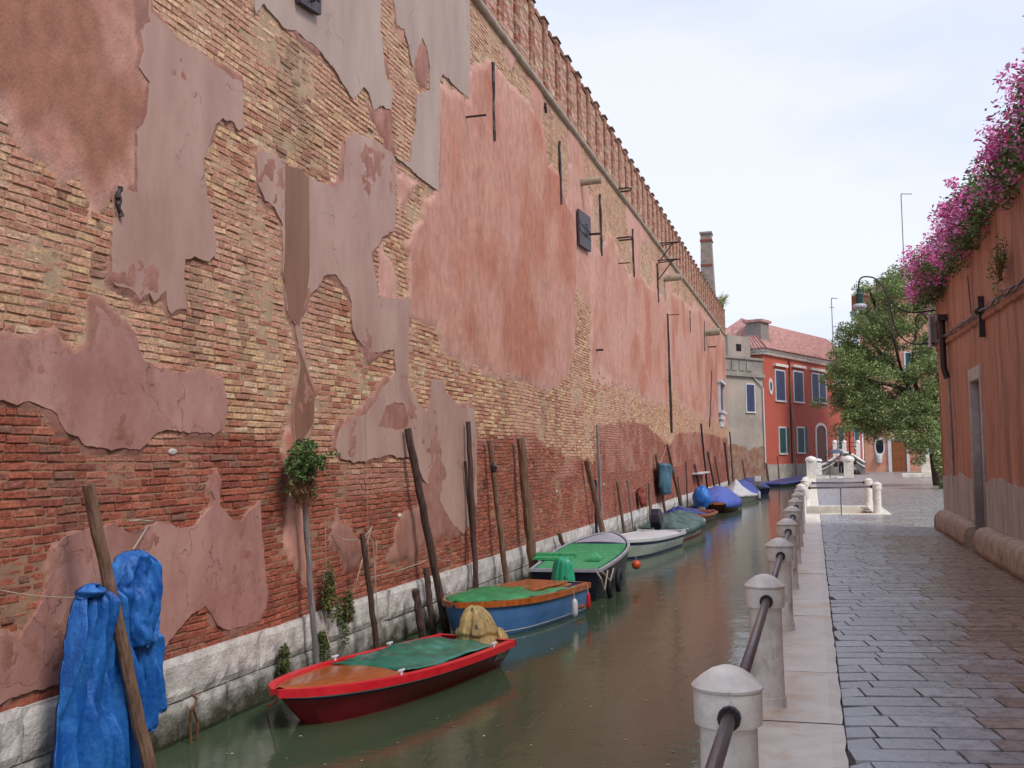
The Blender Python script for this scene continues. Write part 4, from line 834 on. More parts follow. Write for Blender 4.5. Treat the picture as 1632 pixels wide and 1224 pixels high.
def lump(r, c, rad, sx, sy, sz, m, name, seed=1, wr=.12):
    n, k = 28, 18; vs = []
    for i in range(k+1):
        ph = math.pi*i/k
        for j in range(n):
            th = 2*math.pi*j/n; q = 1+(float(fbm(math.cos(th)*2+5+math.sin(th), ph*3+math.sin(th)*2, seed))-.5)*wr*3+(float(vn(th*5, ph*1.2, seed))-.5)*wr
            vs.append((c[0]+rad*q*math.sin(ph)*math.cos(th)*sx, c[1]+rad*q*math.sin(ph)*math.sin(th)*sy, c[2]+rad*q*math.cos(ph)*sz))
    fs = [(i*n+j, (i+1)*n+j, (i+1)*n+(j+1) % n, i*n+(j+1) % n) for i in range(k) for j in range(n)]
    return MB().add(vs, fs).build(name, m, r, smooth=True)
def drape(r, c, rad, h, m, name, seed=1, sq=1.0, striped=False):
    n, k = 84, 34; vs = []; cols = []
    for i in range(k+1):
        u = i/k; base = (math.sin(u*math.pi/2)**.7*(1+.12*max(0, u-.8)/.2)) if u > 0 else 0.001
        if striped: base = max(.001, min(u/.80, 1)**.62*(1-.10*math.exp(-((u-.86)/.04)**2))*(1+.20*max(0, u-.9)/.1))
        base0 = base
        for j in range(n):
            th = 2*math.pi*j/n; cx, cy = math.cos(th), math.sin(th); base = base0*(.84+.32*float(vn(cx*1.1+seed, cy*1.1+3, seed+11)) if striped else 1)
            f1 = abs(float(vn(cx*(1.7 if striped else 1.5)+9, cy*(1.7 if striped else 1.5)+u*.5+seed, seed))*2-1); f2 = abs(float(vn(cx*5+3, cy*5+u*2.2, seed+2))*2-1); wv = float(vn(cx*2.2+40, cy*2.2+u*.6, seed+8))
            q = base*(1-(.30 if striped else .20)*(1-f1)**3*u**.4-.08*(1-f2)**2*u**.5+.10*(float(vn(cx*3, cy*3+u*3, seed+4))-.5))
            z = h*(1-u**(1.15+.5*wv if striped else 2.6))+(-.05*wv*(u > .9) if striped else 0)+.03*(f2-.5)*(1 if u > .9 else .4)*(h/.4)
            vs.append((c[0]+rad*q*cx*sq+(.10*rad*(1-u) if striped else 0), c[1]+rad*q*cy-(.22*rad*(1-u) if striped else 0), c[2]+z))
            dk = (.10 < u < .66 and abs(float(vn(cx*3.5+20+u*1.2, cy*3.5+9, seed+6))-.5) < .035) ; cols.append(lin(56, 50, 52) if dk else (lin(186, 160, 104) if f1 > .4 else lin(160, 134, 84)))
    fs = [(i*n+j, i*n+(j+1) % n, (i+1)*n+(j+1) % n, (i+1)*n+j) for i in range(k) for j in range(n)]
    b_ = MB().add(vs, fs)
    if striped: b_.c = cols
    return b_.build(name, m, r, smooth=True, solid=.004, col=striped)
def fender(P, ln, rr, m, label, ropeto=None):
    r = empty('fender', P); tag(r, label, 'fender'); MB().lathe([(.01, -ln/2), (rr*.7, -ln/2+.02), (rr, -ln/2+.06), (rr, ln/2-.06), (rr*.7, ln/2-.02), (.012, ln/2)], n=14).build('float', m, r, smooth=True)
    MB().tube([(0, 0, ln/2), (-.02, 0, ln/2+.12)], .006, 5).build('line', 'rope', r)
def outboard(r, x, m, tilt=0, s=1.0, cm=None, y=0, z=.0):
    e = MB(); a = math.radians(tilt); ca, sa = math.cos(a), math.sin(a)
    def T(p): X_, Y_, Z_ = p; return (x-(X_*ca+Z_*sa)*s if False else x+(-X_*ca-Z_*sa)*s, y+Y_*s, z+(-X_*sa+Z_*ca)*s)
    prof = [((-.10, .35), .13), ((.22, .35), .13), ((.24, .55), .12), ((.16, .70), .10), ((-.04, .72), .10), ((-.12, .6), .12)]
    L_ = [T((p[0], w_, p[1])) for p, w_ in prof]; R_ = [T((p[0], -w_, p[1])) for p, w_ in prof]
    n = len(prof); e.add(L_+R_, [tuple(range(n-1, -1, -1)), tuple(range(n, 2*n))]+[(i, (i+1) % n, n+(i+1) % n, n+i) for i in range(n)])
    h = e.build('engine_cowl', m, r, bevel=.02)
    e = MB(); q = [T(p) for p in ((0, -.05, -.35), (.12, -.05, -.35), (.12, .05, -.35), (0, .05, -.35), (-.02, -.07, .35), (.14, -.07, .35), (.14, .07, .35), (-.02, .07, .35))]; e.hexa(q)
    e.tube([T((-.1, 0, -.35)), T((.18, 0, -.35))], .035*s, 8)
    for k in range(3):
        a2 = k*2.09; e.add([T((.19, 0, -.35)), T((.2, .1*math.cos(a2), -.35+.1*math.sin(a2))), T((.17, .1*math.cos(a2+.7), -.35+.1*math.sin(a2+.7)))], [(0, 1, 2)])
    e.build('engine_leg', 'motor', r); return h
# -- red boat
r, wd, sh, Lb = boat('motorboat', (-4.49, 8.12), (-3.76, 11.38), 1.16, .29, .37, 'redpaint', 'redbright', 'red motorboat with varnished foredeck and teal cover, nearest on the canal', stripe=[('white', -.085, -.07), ('navy', -.105, -.085)], transom=.84, gw=.06, gh=.06, flare=.66, rk=.16, fwd=.45)
deck(r, wd, sh, Lb, .57, .985, 'varnish')
cover(r, wd, sh, Lb, .10, .61, 'tealcloth', .08, 'boat_cover', ins=.09, wr=.045, seed=4)
lm = drape(r, (.06, .08, .27), .27, .40, 'tancloth', 'engine_cover', 5, 1.0, True); drape(lm, (-.10, .26, .24), .11, .17, 'tancloth', 'cover_fold', 23, 1.3, True)
outboard(r, -.02, 'motor', 0, .5, z=.14, y=.06)
# registration panel
pl = MB(); w1 = wd(.05)
def side(t, z, off=.01):
    k = z/sh(t); w = wd(t); fl = .66; ym = w*(1-(1-fl)*.45)
    return (t*Lb, (w*fl+(ym-w*fl)*(k/.5) if k < .5 else ym+(w-ym)*((k-.5)/.5))+off, z)
pl.add([side(.03, .13), side(.105, .13), side(.105, .215), side(.03, .215)], [(0, 1, 2, 3)]); pl.build('registration_panel', 'white', r)
m_ = MB()
for k in range(5):
    t = .038+k*.0125
    m_.add([side(t, .145, .014), side(t+.003, .145, .014), side(t+.003+.002*(k % 2), .20, .014), side(t+.002*(k % 2), .20, .014)], [(0, 1, 2, 3)])
    m_.add([side(t, .15+.02*(k % 3), .014), side(t+.009, .15+.02*(k % 3), .014), side(t+.009, .157+.02*(k % 3), .014), side(t, .157+.02*(k % 3), .014)], [(0, 1, 2, 3)])
m_.build('registration_marks', 'iron', r)
for t, sg in ((.66, 1), (.56, -1), (.28, -1), (.14, 1)):
    m_ = MB(); m_.tube([(t*Lb, sg*(wd(t)-.03), sh(t)), (t*Lb, sg*(wd(t)-.03), sh(t)+.05)], .015, 8); m_.tube([(t*Lb-.05, sg*(wd(t)-.03), sh(t)+.05), (t*Lb+.05, sg*(wd(t)-.03), sh(t)+.05)], .012, 8); m_.build('cleat', 'white', r)
ropes('mooring_rope', [sag(onZ(446, 1108, -.37), onX(425, 1125, -5.0), .03)], 'red bow line of the red motorboat reaching the wall', 'redbright', .008)
# -- blue boat
r, wd, sh, Lb = boat('motorboat', (-4.5, 12.75), (-3.82, 15.6), 1.25, .43, .48, 'bluepaint', 'varnish', 'blue hulled motorboat with varnished rim and green tarp', transom=.85, gw=.08, gh=.065, stripe=[('white', .05, .065)])
cover(r, wd, sh, Lb, .22, .985, 'greencloth', .07, 'boat_cover', ins=.04, wr=.03, seed=14)
m_ = MB(); m_.box((.55, -.22, .49), (1.6, .44, .52)); o = m_.build('hatch_board', 'varnish', r, bevel=.005); m_ = MB(); m_.box((.45, -.26, .45), (1.7, .46, .475)); m_.build('hatch_board', 'varnish', r, bevel=.005)
m_ = MB(); m_.box((.05, -.5, .10), (.5, .5, .13)); m_.box((.4, -.52, .3), (.62, .52, .33)); m_.build('thwart', 'varnish', r)
drape(r, (-.16, 0, .36), .19, .42, 'mint', 'engine_cover', 12, sq=.7); outboard(r, -.15, 'motor', 0, .75, z=.05)
fender(onX(916, 969, -3.28), .26, .045, 'white', 'white cylindrical fender hanging on the blue boat side'); fender(onX(938, 958, -3.18), .24, .03, 'redbright', 'small red fender near the stern of the blue boat')
# -- green deck barge
r, wd, sh, Lb = boat('work_barge', (-4.3, 22.3), (-3.95, 16.6), 1.35, .50, .70, 'blackhull', 'greydeck', 'black hulled work boat with green plank deck and grey foredeck', transom=.84, fwd=.5, bowpow=1.15, gw=.03, gh=.035, flare=.86)
deck(r, wd, sh, Lb, .70, .97, 'greydeck'); deck(r, wd, sh, Lb, .68, .70, 'navy', 'deck_edge', dz=.012)
for k in range(13):
    x = .08+k*.30; t = (x+.1)/Lb; w = wd(t)-.07; m_ = MB(); m_.box((x, -w, sh(t)-.02), (x+.275, w, sh(t)+.02)); m_.build('deck_plank', 'greenplank', r, bevel=.005)
m_ = MB(); m_.box((1.2, .10, .535), (1.9, .78, .575)); m_.box((1.55, .08, .577), (1.75, .80, .62)); m_.box((1.1, -.42, .535), (1.7, -.16, .565)); m_.add([(1.25, -.38, .57), (1.55, -.38, .57), (1.55, -.2, .57), (1.25, -.2, .57), (1.45, -.29, .68)], [(0, 1, 4), (1, 2, 4), (2, 3, 4), (3, 0, 4)]); m_.build('raised_board', 'greenplank', r)
for t in (.1, .24):
    m_ = MB(); n = 18; R_ = .17; c = Vector((t*Lb, -wd(t)-.07, sh(t)-.34)); m_.tube([c+Vector((R_*math.cos(6.283*k/n), -.0, R_*math.sin(6.283*k/n))) for k in range(n+1)], .045, 8, cap=False)
    o = m_.build('tyre', 'rubber', r, smooth=True)
o = MB().ball((0, 0, 0), .085, n=16, m=10).build('buoy', 'orange', smooth=True); o.location = onZ(1014, 900, -.36); tag(o, 'small orange ball float beside the black work boat', 'buoy')
o2 = MB().tube([(0, 0, .08), (-.05, .02, .35)], .006, 5).build('line', 'rope', o)
ropes('mooring_rope', [[(-3.42, 16.5, -.17), (-3.33, 16.5, -.3), (-3.30, 16.6, -.5), (-3.28, 16.8, -.2)], [(-3.4, 16.7, -.17), (-3.26, 16.9, -.38), (-3.24, 17.1, -.2)]], 'coiled pale rope on the near corner of the black work boat', r=.014)
# -- white boats
r, wd, sh, Lb = boat('motorboat', (-4.5, 23.0), (-3.85, 27.3), 1.35, .36, .46, 'whitehull', 'white', 'off white fibreglass boat with a blue rub stripe, first of two pale hulls', transom=.9, bowpow=.8, stripe=[('navy', -.12, -.07), ('navy', .0, .05)], gh=.05)
deck(r, wd, sh, Lb, .05, .97, 'white', camber=.06, ins=.03)
r, wd, sh, Lb = boat('motorboat', (-3.8, 32.8), (-4.05, 28.2), 1.4, .33, .40, 'creamhull', 'white', 'cream hulled boat under a rumpled dark green tarp', transom=.88, bowpow=.55, stripe=[('redpaint', .0, .04)])
cover(r, wd, sh, Lb, .04, .97, 'darkgreencloth', .28, 'boat_cover', ins=-.02, wr=.12, skirt=.16, seed=22)
outboard(r, -.05, 'motor', 38, 1.15, z=.25)
# -- brown open boat
r, wd, sh, Lb = boat('rowing_boat', (-4.4, 33.8), (-4.0, 38.4), 1.4, .3, .42, mat('brown hull', lin(66, 42, 38), lin(92, 60, 50), bump=.1, rough=.4), 'varnish', 'open brown wooden boat with navy cover and blue wrapped engine', transom=.85)
cover(r, wd, sh, Lb, .45, .97, 'navycloth', .2, 'boat_cover', ins=.0, wr=.1, seed=27)
m_ = MB(); m_.box((.5, -.6, .34), (.75, .6, .38)); m_.box((1.3, -.62, .34), (1.5, .62, .38)); m_.build('thwart', 'varnish', r)
lump(r, (-.18, 0, .78), .34, .8, .9, 1.25, 'bluetarp', 'engine_cover', 31, .14); outboard(r, -.15, mat('grey cowl', lin(150, 150, 150)), 0, 1.0, z=-.05)
# -- blue dome covered boat
r, wd, sh, Lb = boat('motorboat', (-3.9, 42.0), (-4.05, 48.8), 1.8, .32, .42, mat('dark red brown hull', lin(70, 40, 44), lin(92, 54, 54), rough=.4), 'varnish', 'rounded boat under a taut royal blue dome cover', transom=.8, bowpow=.6)
cover(r, wd, sh, Lb, .02, .97, 'blueboat', .62, 'boat_cover', ins=-.03, wr=.03, skirt=.2, seed=35)
# -- pale boat with white and blue cover
r, wd, sh, Lb = boat('motorboat', (-3.75, 50.6), (-3.6, 58.5), 1.75, .3, .4, 'whitehull', 'white', 'pale boat with peaked white tarp at front and blue tarp behind', transom=.8)
cover(r, wd, sh, Lb, .5, .97, 'whitecloth', .75, 'front_tarp', ins=-.02, wr=.06, skirt=.1, seed=41, prof=lambda u, s: max(0, 1-abs(s))*max(0, 1-abs(u-.55)/.5))
cover(r, wd, sh, Lb, .0, .52, 'blueboat', .65, 'rear_tarp', ins=-.02, wr=.05, skirt=.1, seed=42)
fender((-2.75, 55, -.45), .4, .08, 'white', 'white fender on the side of the pale boat with two tarps')
# -- navy boat with white outboard
r, wd, sh, Lb = boat('motorboat', (-4.2, 69.5), (-3.2, 61.5), 1.8, .4, .5, 'navy', 'blackhull', 'dark navy boat with a white outboard tilted at its stern', transom=.85)
cover(r, wd, sh, Lb, .08, .95, 'navycloth', .45, 'boat_cover', ins=0, wr=.06, seed=51)
outboard(r, -.1, 'white', 55, 1.7, z=.35)
# -- far dark barge
r, wd, sh, Lb = boat('work_barge', (-.9, 86), (-3.0, 75), 2.0, .3, .55, 'blackhull', 'blueboat', 'long low black barge with blue rim lying across the far canal', transom=.8)
deck(r, wd, sh, Lb, .02, .95, 'navy')
# ================================================================== RIGHT WALL
RX = 2.70; RY1 = 24.2; RH = 5.22
def RP(x, y, dx=0): p = onX(x, y, RX); return Vector((RX-dx, p.y, p.z))
rw = tag(empty('garden_wall', (RX, 10, 0)), 'rust red plastered garden wall on the right crowned by bougainvillea', 'wall'); rw.location = (0, 0, 0)
M['rust'] = mat('rust red plaster', lin(168, 104, 76), lin(196, 140, 110), rough=.6, rough2=.8, nscale=1.7, stretch=(1, 2.2, .35), bump=.35, bscale=26, dirt=(lin(134, 90, 70), 1.5, .48, (1, 2.0, .28)))
M['greydado'] = mat('grey render', lin(150, 138, 130), lin(184, 172, 162), rough=.6, nscale=2.4, stretch=(1, 1.6, .5), bump=.4, bscale=24, dirt=(lin(110, 94, 84), 2.6, .56, (1, 1.6, .5)))
dA, dB = RP(1547, 600).y, RP(1564, 597).y; d1, d0 = max(dA, dB), min(dA, dB); dh = 2.86
d0, d1 = d0+.05, d1-.05
m_ = MB()
def slab(y0, y1, z0, z1, seed, nY=None):
    nY = max(1, int((y1-y0)/.12)); nZ = max(1, int((z1-z0)/.12))
    m_.grid(lambda u, v: (RX+(float(fbm((y0+(y1-y0)*u)*1.1, (z0+(z1-z0)*v)*1.1, 55))-.5)*.05, y0+(y1-y0)*u, z0+(z1-z0)*v), nY, nZ)
slab(-3, d0, 0, RH, 1); slab(d1, RY1, 0, RH, 2); slab(d0, d1, dh, RH, 3)
m_.box((RX+.031, -3, -.02), (RX+.6, d0, RH-.002)); m_.box((RX+.031, d1, -.02), (RX+.6, RY1-.003, RH-.002)); m_.box((RX+.031, d0+.001, dh), (RX+.6, d1-.001, RH-.003))
m_.box((RX-.02, RY1-.001, -.02), (RX+.6, RY1+.001, RH-.004))
m_.add([(RX-.03, -3, RH), (RX+.6, -3, RH), (RX+.6, RY1, RH), (RX-.03, RY1, RH)], [(0, 1, 2, 3)])
m_.build('wall_face', 'rust', rw)
# grey dado
m_ = MB()
def dado(y0, y1, sd_):
    ys = np.arange(y0, y1, .1).tolist()+[y1]; top = [(RX-.028+.008*random.random(), y, 1.17+.10*(float(fbm(y*1.3, 0, sd_))-.5)*2+.02*random.random()) for y in ys]; bot = [(RX-.028, y, -.01) for y in ys]
    n = len(ys); m_.add(top+bot+[(RX+.03, p[1], p[2]) for p in top], [(i, i+1, n+i+1, n+i) for i in range(n-1)]+[(2*n+i, 2*n+i+1, i+1, i) for i in range(n-1)])
    m_.add([(RX-.028, y0, -.01), (RX+.03, y0, -.01), (RX+.03, y0, 1.15), (RX-.028, y0, 1.15)], [(0, 1, 2, 3)]); m_.add([(RX-.028, y1, -.01), (RX+.03, y1, -.01), (RX+.03, y1, 1.15), (RX-.028, y1, 1.15)], [(0, 1, 2, 3)])
dado(-3, d0-.12, 3); dado(d1+.12, RY1+.004, 8); m_.build('grey_dado', 'greydado', rw)
# door recess
m_ = MB(); m_.box((RX+.10, d0+.002, 0), (RX+.14, d1-.002, dh)); dr = m_.build('door', mat('old grey door', lin(130, 124, 126), lin(158, 150, 150), rough=.7, nscale=6, stretch=(1, 6, .6), bump=.4), rw)
MB().lathe([(.001, -.02), (.02, -.015), (.02, .015), (.001, .02)], (RX+.08, d0+.12, 1.05), 10).build('handle', 'iron', dr)
m_ = MB(); m_.box((RX-.035, d0-.12, dh-.006), (RX+.098, d1+.12, dh+.22), .01); m_.box((RX-.033, d0-.115, -.01), (RX+.098, d0+.006, dh-.001), .004); m_.box((RX-.033, d1-.006, -.01), (RX+.098, d1+.115, dh-.001), .004)
m_.build('door_frame', mat('door surround', lin(168, 158, 150), lin(194, 184, 176), rough=.7, bump=.3, nscale=5, zdark=(1.0, 2.2, lin(128, 118, 112), .6)), rw)
# moulding band + cable
bz0, bz1 = RP(1492, 556), RP(1640, 478)
m_ = MB(); K = 60; ya, yb_ = RY1, -3
def bz(y): return bz0.z+(y-bz0.y)*(bz1.z-bz0.z)/(bz1.y-bz0.y)*.6
for s in range(K):
    pass
m_.tube([(RX+.0, ya+(yb_-ya)*k/K, bz(ya+(yb_-ya)*k/K)+.01*math.sin(k*3)) for k in range(K+1)], .065, 8); m_.build('moulding', 'rust', rw)
def cab(off, r, m, name, ph): MB().tube([(RX-.085-off*.01+.012*math.sin(k*.9+ph), ya+(yb_-ya)*k/160, bz(ya+(yb_-ya)*k/160)+.075+.02*math.sin(k*.7+ph)+off*.02) for k in range(161)], r, 6).build(name, m, rw, smooth=True)
cab(0, .017, 'iron', 'cable', 0); cab(1, .012, 'railpaint', 'cable', 2.2); cab(-1, .010, 'iron', 'cable', 4)
p = RP(1570, 505); m_ = MB(); m_.box((RX-.10, p.y-.05, p.z-.32), (RX-.0, p.y+.05, p.z+.33)); m_.ball((RX-.11, p.y, p.z+.1), .09, .6, 1, .6); m_.build('cable_clamp', 'iron', rw)
a = RP(1547, 440, .05); b = RP(1553, 500, .05); MB().tube([a, b], .010, 6).build('iron_rod', 'iron', rw)
# downpipe
a = RP(1509, 502); b = RP(1513, 590); m_ = MB(); yy = a.y
m_.box((RX-.20, yy-.16, a.z-.12), (RX-.02, yy+.16, a.z)); m_.tube([(RX-.10, yy, a.z-.1), (RX-.10, yy, b.z+.05), (RX-.05, yy-.02, b.z-.16)], .065, 10)
dp = m_.build('downpipe', 'iron', rw); m_ = MB()
m_.tube([(RX-.02, yy-.03, b.z-.1), (RX-.03, yy-.05, .0)], .03, 8).build('lower_pipe', 'greydado', dp)
# sign
c1 = RP(1492, 525); m_ = MB(); y0, y1 = RY1-.45, RY1-.02; s_ = empty('street_sign', (RX, RY1, c1.z)); tag(s_, 'pale enamel notice plate with faded lines on the corner of the rust red wall', 'sign')
zb_, zt_ = RP(1492, 555).z, RP(1492, 505).z
MB().box((-.20, .012, zb_-c1.z), (.18, .05, zt_-c1.z)).build('plate', 'white', s_)
MB().box((-.20, -.26, zb_-c1.z), (-.165, .011, zt_-c1.z)).build('side_plate', 'white', s_)
m_ = MB()
for k in range(5): m_.box((-.204, -.22, zb_-c1.z+.12+k*.16), (-.2005, -.03, zb_-c1.z+.15+k*.16))
m_.build('faded_lines', mat('faded olive', lin(160, 158, 120)), s_)
# rounded stone kerb bench
bn = mat('worn bench stone', lin(146, 124, 104), lin(182, 160, 138), rough=.7, nscale=4, bump=.6, bscale=20, dirt=(lin(84, 62, 52), 4, .56, (1, 1, 1)))
for (y0, y1, lab) in ((-3, d0+.12, 'rounded stone kerb bench at the wall foot nearest the camera'), (d1-.05, RY1, 'rounded stone kerb bench at the wall foot beyond the door')):
    m_ = MB(); n = int((y1-y0)/.08); pr = [(-.03, 0), (-.235, 0), (-.24, .1), (-.235, .25), (-.21, .36), (-.15, .415), (-.03, .43)]
    def fn(u, v, y0=y0, y1=y1):
        y = y0+(y1-y0)*u; x, z = pr[int(round(v*6))]; k = (float(vn(y*1.6, v*2, 12))-.5)*.016+(float(vn(y*.7, 1, 15))-.5)*.03
        e = min(u, 1-u)*(y1-y0); k2 = 1-.25*math.exp(-e/.1)
        return (RX-.0+(x+k*(1 if 0 < v else 0))*k2, y, max(z*(k2), 0)+(k*.4 if z > .05 else 0))
    m_.grid(fn, n, 6); 
    for y in (y0, y1): m_.add([(RX+x, y, z*.82) for x, z in pr], [tuple(range(7))])
    tag(m_.build('stone_bench', bn, smooth=True), lab, 'bench', 'stone kerb benches along the right wall')
o = MB().box((-.04, -.03, 0), (.04, .03, .004)).build('litter', 'white'); o.location = (2.28, 19.3, .012); tag(o, 'small white scrap of paper on the paving by the bench', 'litter')
# bougainvillea
r = empty('bougainvillea', (RX, 20, RH)); tag(r, 'magenta flowering bougainvillea spilling over the rust red wall', 'plant')
G = MB(); B = MB(); S = MB(); BG = [lin(84, 110, 58), lin(104, 132, 72), lin(126, 150, 92), lin(66, 90, 50)]; PK = [lin(236, 130, 190), lin(234, 132, 196), lin(216, 98, 164), lin(244, 174, 222), lin(222, 84, 140)]
k = 0
while k < 300:
    y = random.uniform(5, 25.2); u = random.random(); 
    top = .50+.30*(float(fbm(y*.9, 0, 3))-.3); low = .12+.5*max(0, (y-22)/3)
    z = random.uniform(-.12-low*.6, top); x = random.uniform(-.28, .35)-(.15 if y > 22 else 0)
    c = (x, y-20, z); leaves(G, c, .3, 120, .04, BG, (.8, 1, .8))
    if random.random() < (.95 if y > 17 else .8): leaves(B, (x-.22, y-20+random.uniform(-.2, .2), z+random.uniform(-.05, .22)), random.uniform(.12, .25), 70, .036, PK, (1, 1.1, .9))
    k += 1
for k in range(70):
    y = random.uniform(7, 25); a = Vector((.05, y-20, .22)); e = a+Vector((random.uniform(-.35, .1), random.uniform(-.3, .3), random.uniform(.2, .65)))
    S.tube([a, a.lerp(e, .5)+Vector((0, 0, .06)), e], [.008, .006, .003], 4)
    for q in range(5): leaves(G if random.random() < .5 else B, a.lerp(e, .4+.15*q), .05, 5, .03, BG if random.random() < .6 else PK)
S.tube([(.05, -15.5+.5*q, .22+.03*math.sin(q*1.7)) for q in range(41)], .045, 6)
for k in range(40): y = random.uniform(6, 24.5); S.tube([(0.05, y-20, .22), (-.1, y-20+.1, .3), (-.15, y-20+.3, .1)], .012, 5)
G.build('foliage', 'leaf', r, col=True); B.build('blossom', 'leaf', r, col=True); S.build('stem', 'oldroot', r)
c_ = RP(1608, 420, .12); r2 = bush('wall_vine', c_, .34, 420, .026, 'sparse creeper hanging on the rust red wall at the right edge', BG, (.35, 1.3, 1.0), 30)
# lamp on its curled bracket
LY = RY1-.1
lp = empty('wall_lamp', onY(1484, 520, LY)); tag(lp, 'street lamp on a curled dark iron bracket fixed to the wall corner', 'street lamp'); L0 = lp.location.copy()
def lpth(pts): return [onY(x, y, LY)-L0 for x, y in pts]
def smoothp(P, n=4):
    out = []
    for i in range(len(P)-1):
        p0, p1, p2, p3 = P[max(i-1, 0)], P[i], P[i+1], P[min(i+2, len(P)-1)]
        for k in range(n):
            t = k/n; out.append(.5*((2*p1)+(-p0+p2)*t+(2*p0-5*p1+4*p2-p3)*t*t+(-p0+3*p1-3*p2+p3)*t**3))
    return out+[P[-1]]
m_ = MB()
for pts, rr in (([(1490, 494), (1463, 498), (1440, 495), (1421, 482), (1408, 459), (1395, 444), (1378, 441), (1370, 446), (1368, 460)], .017), ([(1416, 477), (1423, 511), (1434, 534), (1450, 547), (1470, 548), (1492, 546)], .015), ([(1470, 548), (1480, 536), (1480, 515), (1472, 501), (1462, 503), (1459, 515), (1464, 524)], .014)): m_.tube(smoothp(lpth(pts)), rr, 8)
m_.build('bracket', 'iron', lp, smooth=True)
c = onY(1369, 462, LY)-L0
MB().lathe([(.02, .04), (.05, .02), (.055, -.06), (.085, -.10), (.085, -.30), (.07, -.31)], c, 16).build('lamp_housing', mat('lamp green', lin(38, 74, 64), rough=.4), lp)
MB().lathe([(.07, -.31), (.14, -.33), (.145, -.40), (.12, -.43), (.08, -.44)], c, 20).build('lamp_bowl', mat('lamp bowl', lin(190, 192, 200), lin(200, 202, 208), rough=.3, bump=0), lp, smooth=True)
# ================================================================== TREE
tb = onZ(1494, 770, 0); tb = Vector((5.9, 55, 0))
tr = empty('leafy_tree', tb); tag(tr, 'leafy green tree leaning over the square beside the red house', 'tree')
T_ = MB(); Lf = MB(); TG = [lin(124, 140, 80), lin(142, 156, 94), lin(104, 120, 68), lin(164, 176, 118), lin(114, 132, 80)]
def tp(x, y, Y=55): return onY(x, y, Y)-tb
trunk = [Vector((0, 0, 0)), tp(1490, 735), tp(1484, 690), tp(1470, 650)]
T_.tube(trunk, [.28, .24, .2, .17], 10, jit=.1)
tips = []
for pts in ([(1484, 690), (1462, 640), (1440, 600), (1425, 540), (1415, 480)], [(1470, 650), (1440, 620), (1400, 610), (1360, 600), (1335, 580)], [(1470, 650), (1455, 590), (1460, 530), (1465, 470)], [(1462, 640), (1430, 645), (1395, 655), (1360, 665)], [(1440, 600), (1405, 565), (1375, 530), (1350, 515)], [(1484, 690), (1490, 640), (1495, 580), (1490, 520)], [(1425, 540), (1400, 500), (1385, 460)], [(1440, 620), (1430, 660), (1415, 685)]):
    P = [tp(x, y, 55+random.uniform(-1.5, 1.5)*i/2) for i, (x, y) in enumerate(pts)]; P = smoothp(P, 3); n = len(P)
    T_.tube(P, [.12*(1-k/n)+.02 for k in range(n)], 6, jit=.15)
crown = [(1484, 688), (1466, 700), (1496, 705), (1442, 682), (1400, 676), (1438, 450), (1400, 470), (1470, 455), (1420, 490), (1385, 505), (1455, 500), (1490, 500), (1365, 535), (1400, 530), (1440, 535), (1480, 540), (1345, 560), (1375, 570), (1415, 575), (1455, 570), (1495, 575), (1345, 598), (1365, 610), (1400, 615), (1440, 610), (1480, 610), (1345, 640), (1375, 650), (1410, 650), (1450, 645), (1485, 650), (1360, 655), (1395, 655), (1430, 655), (1465, 655), (1340, 615), (1370, 655), (1420, 460), (1350, 590)]
for (x, y) in crown:
    for q in range(9):
        Y = 55+random.uniform(-2.2, 2.2); c = tp(x+random.gauss(0, 14), y+random.gauss(0, 13), Y); R_ = random.uniform(.28, .6)
        leaves(Lf, c, R_, int(360*R_/.5), .065, TG, (1.15, 1, .8), droop=.3)
for k in range(110):
    x, y = random.choice(crown); dx, dy = x-1420, y-570; l = math.hypot(dx, dy)+1
    a = tp(x, y, 55); b = tp(x+dx/l*random.uniform(10, 34), y+dy/l*random.uniform(10, 30)+random.uniform(-6, 10), 55+random.uniform(-1, 1))
    T_.tube([a, a.lerp(b, .5)+Vector((0, 0, .1)), b], [.02, .015, .008], 4)
    for q in range(5): leaves(Lf, a.lerp(b, .3+.17*q), .13, 12, .075, TG, droop=.3)
T_.build('trunk', 'bark', tr); Lf.build('crown', 'leaf', tr, col=True)
c_ = onY(1492, 715, 50); r3 = bush('oleander_shrub', (c_.x+.25, 50, 1.3), 1.3, 2000, .09, 'dark green shrub at the foot of the tree beside the wall corner', TG, (.45, .6, 1.0), 20)
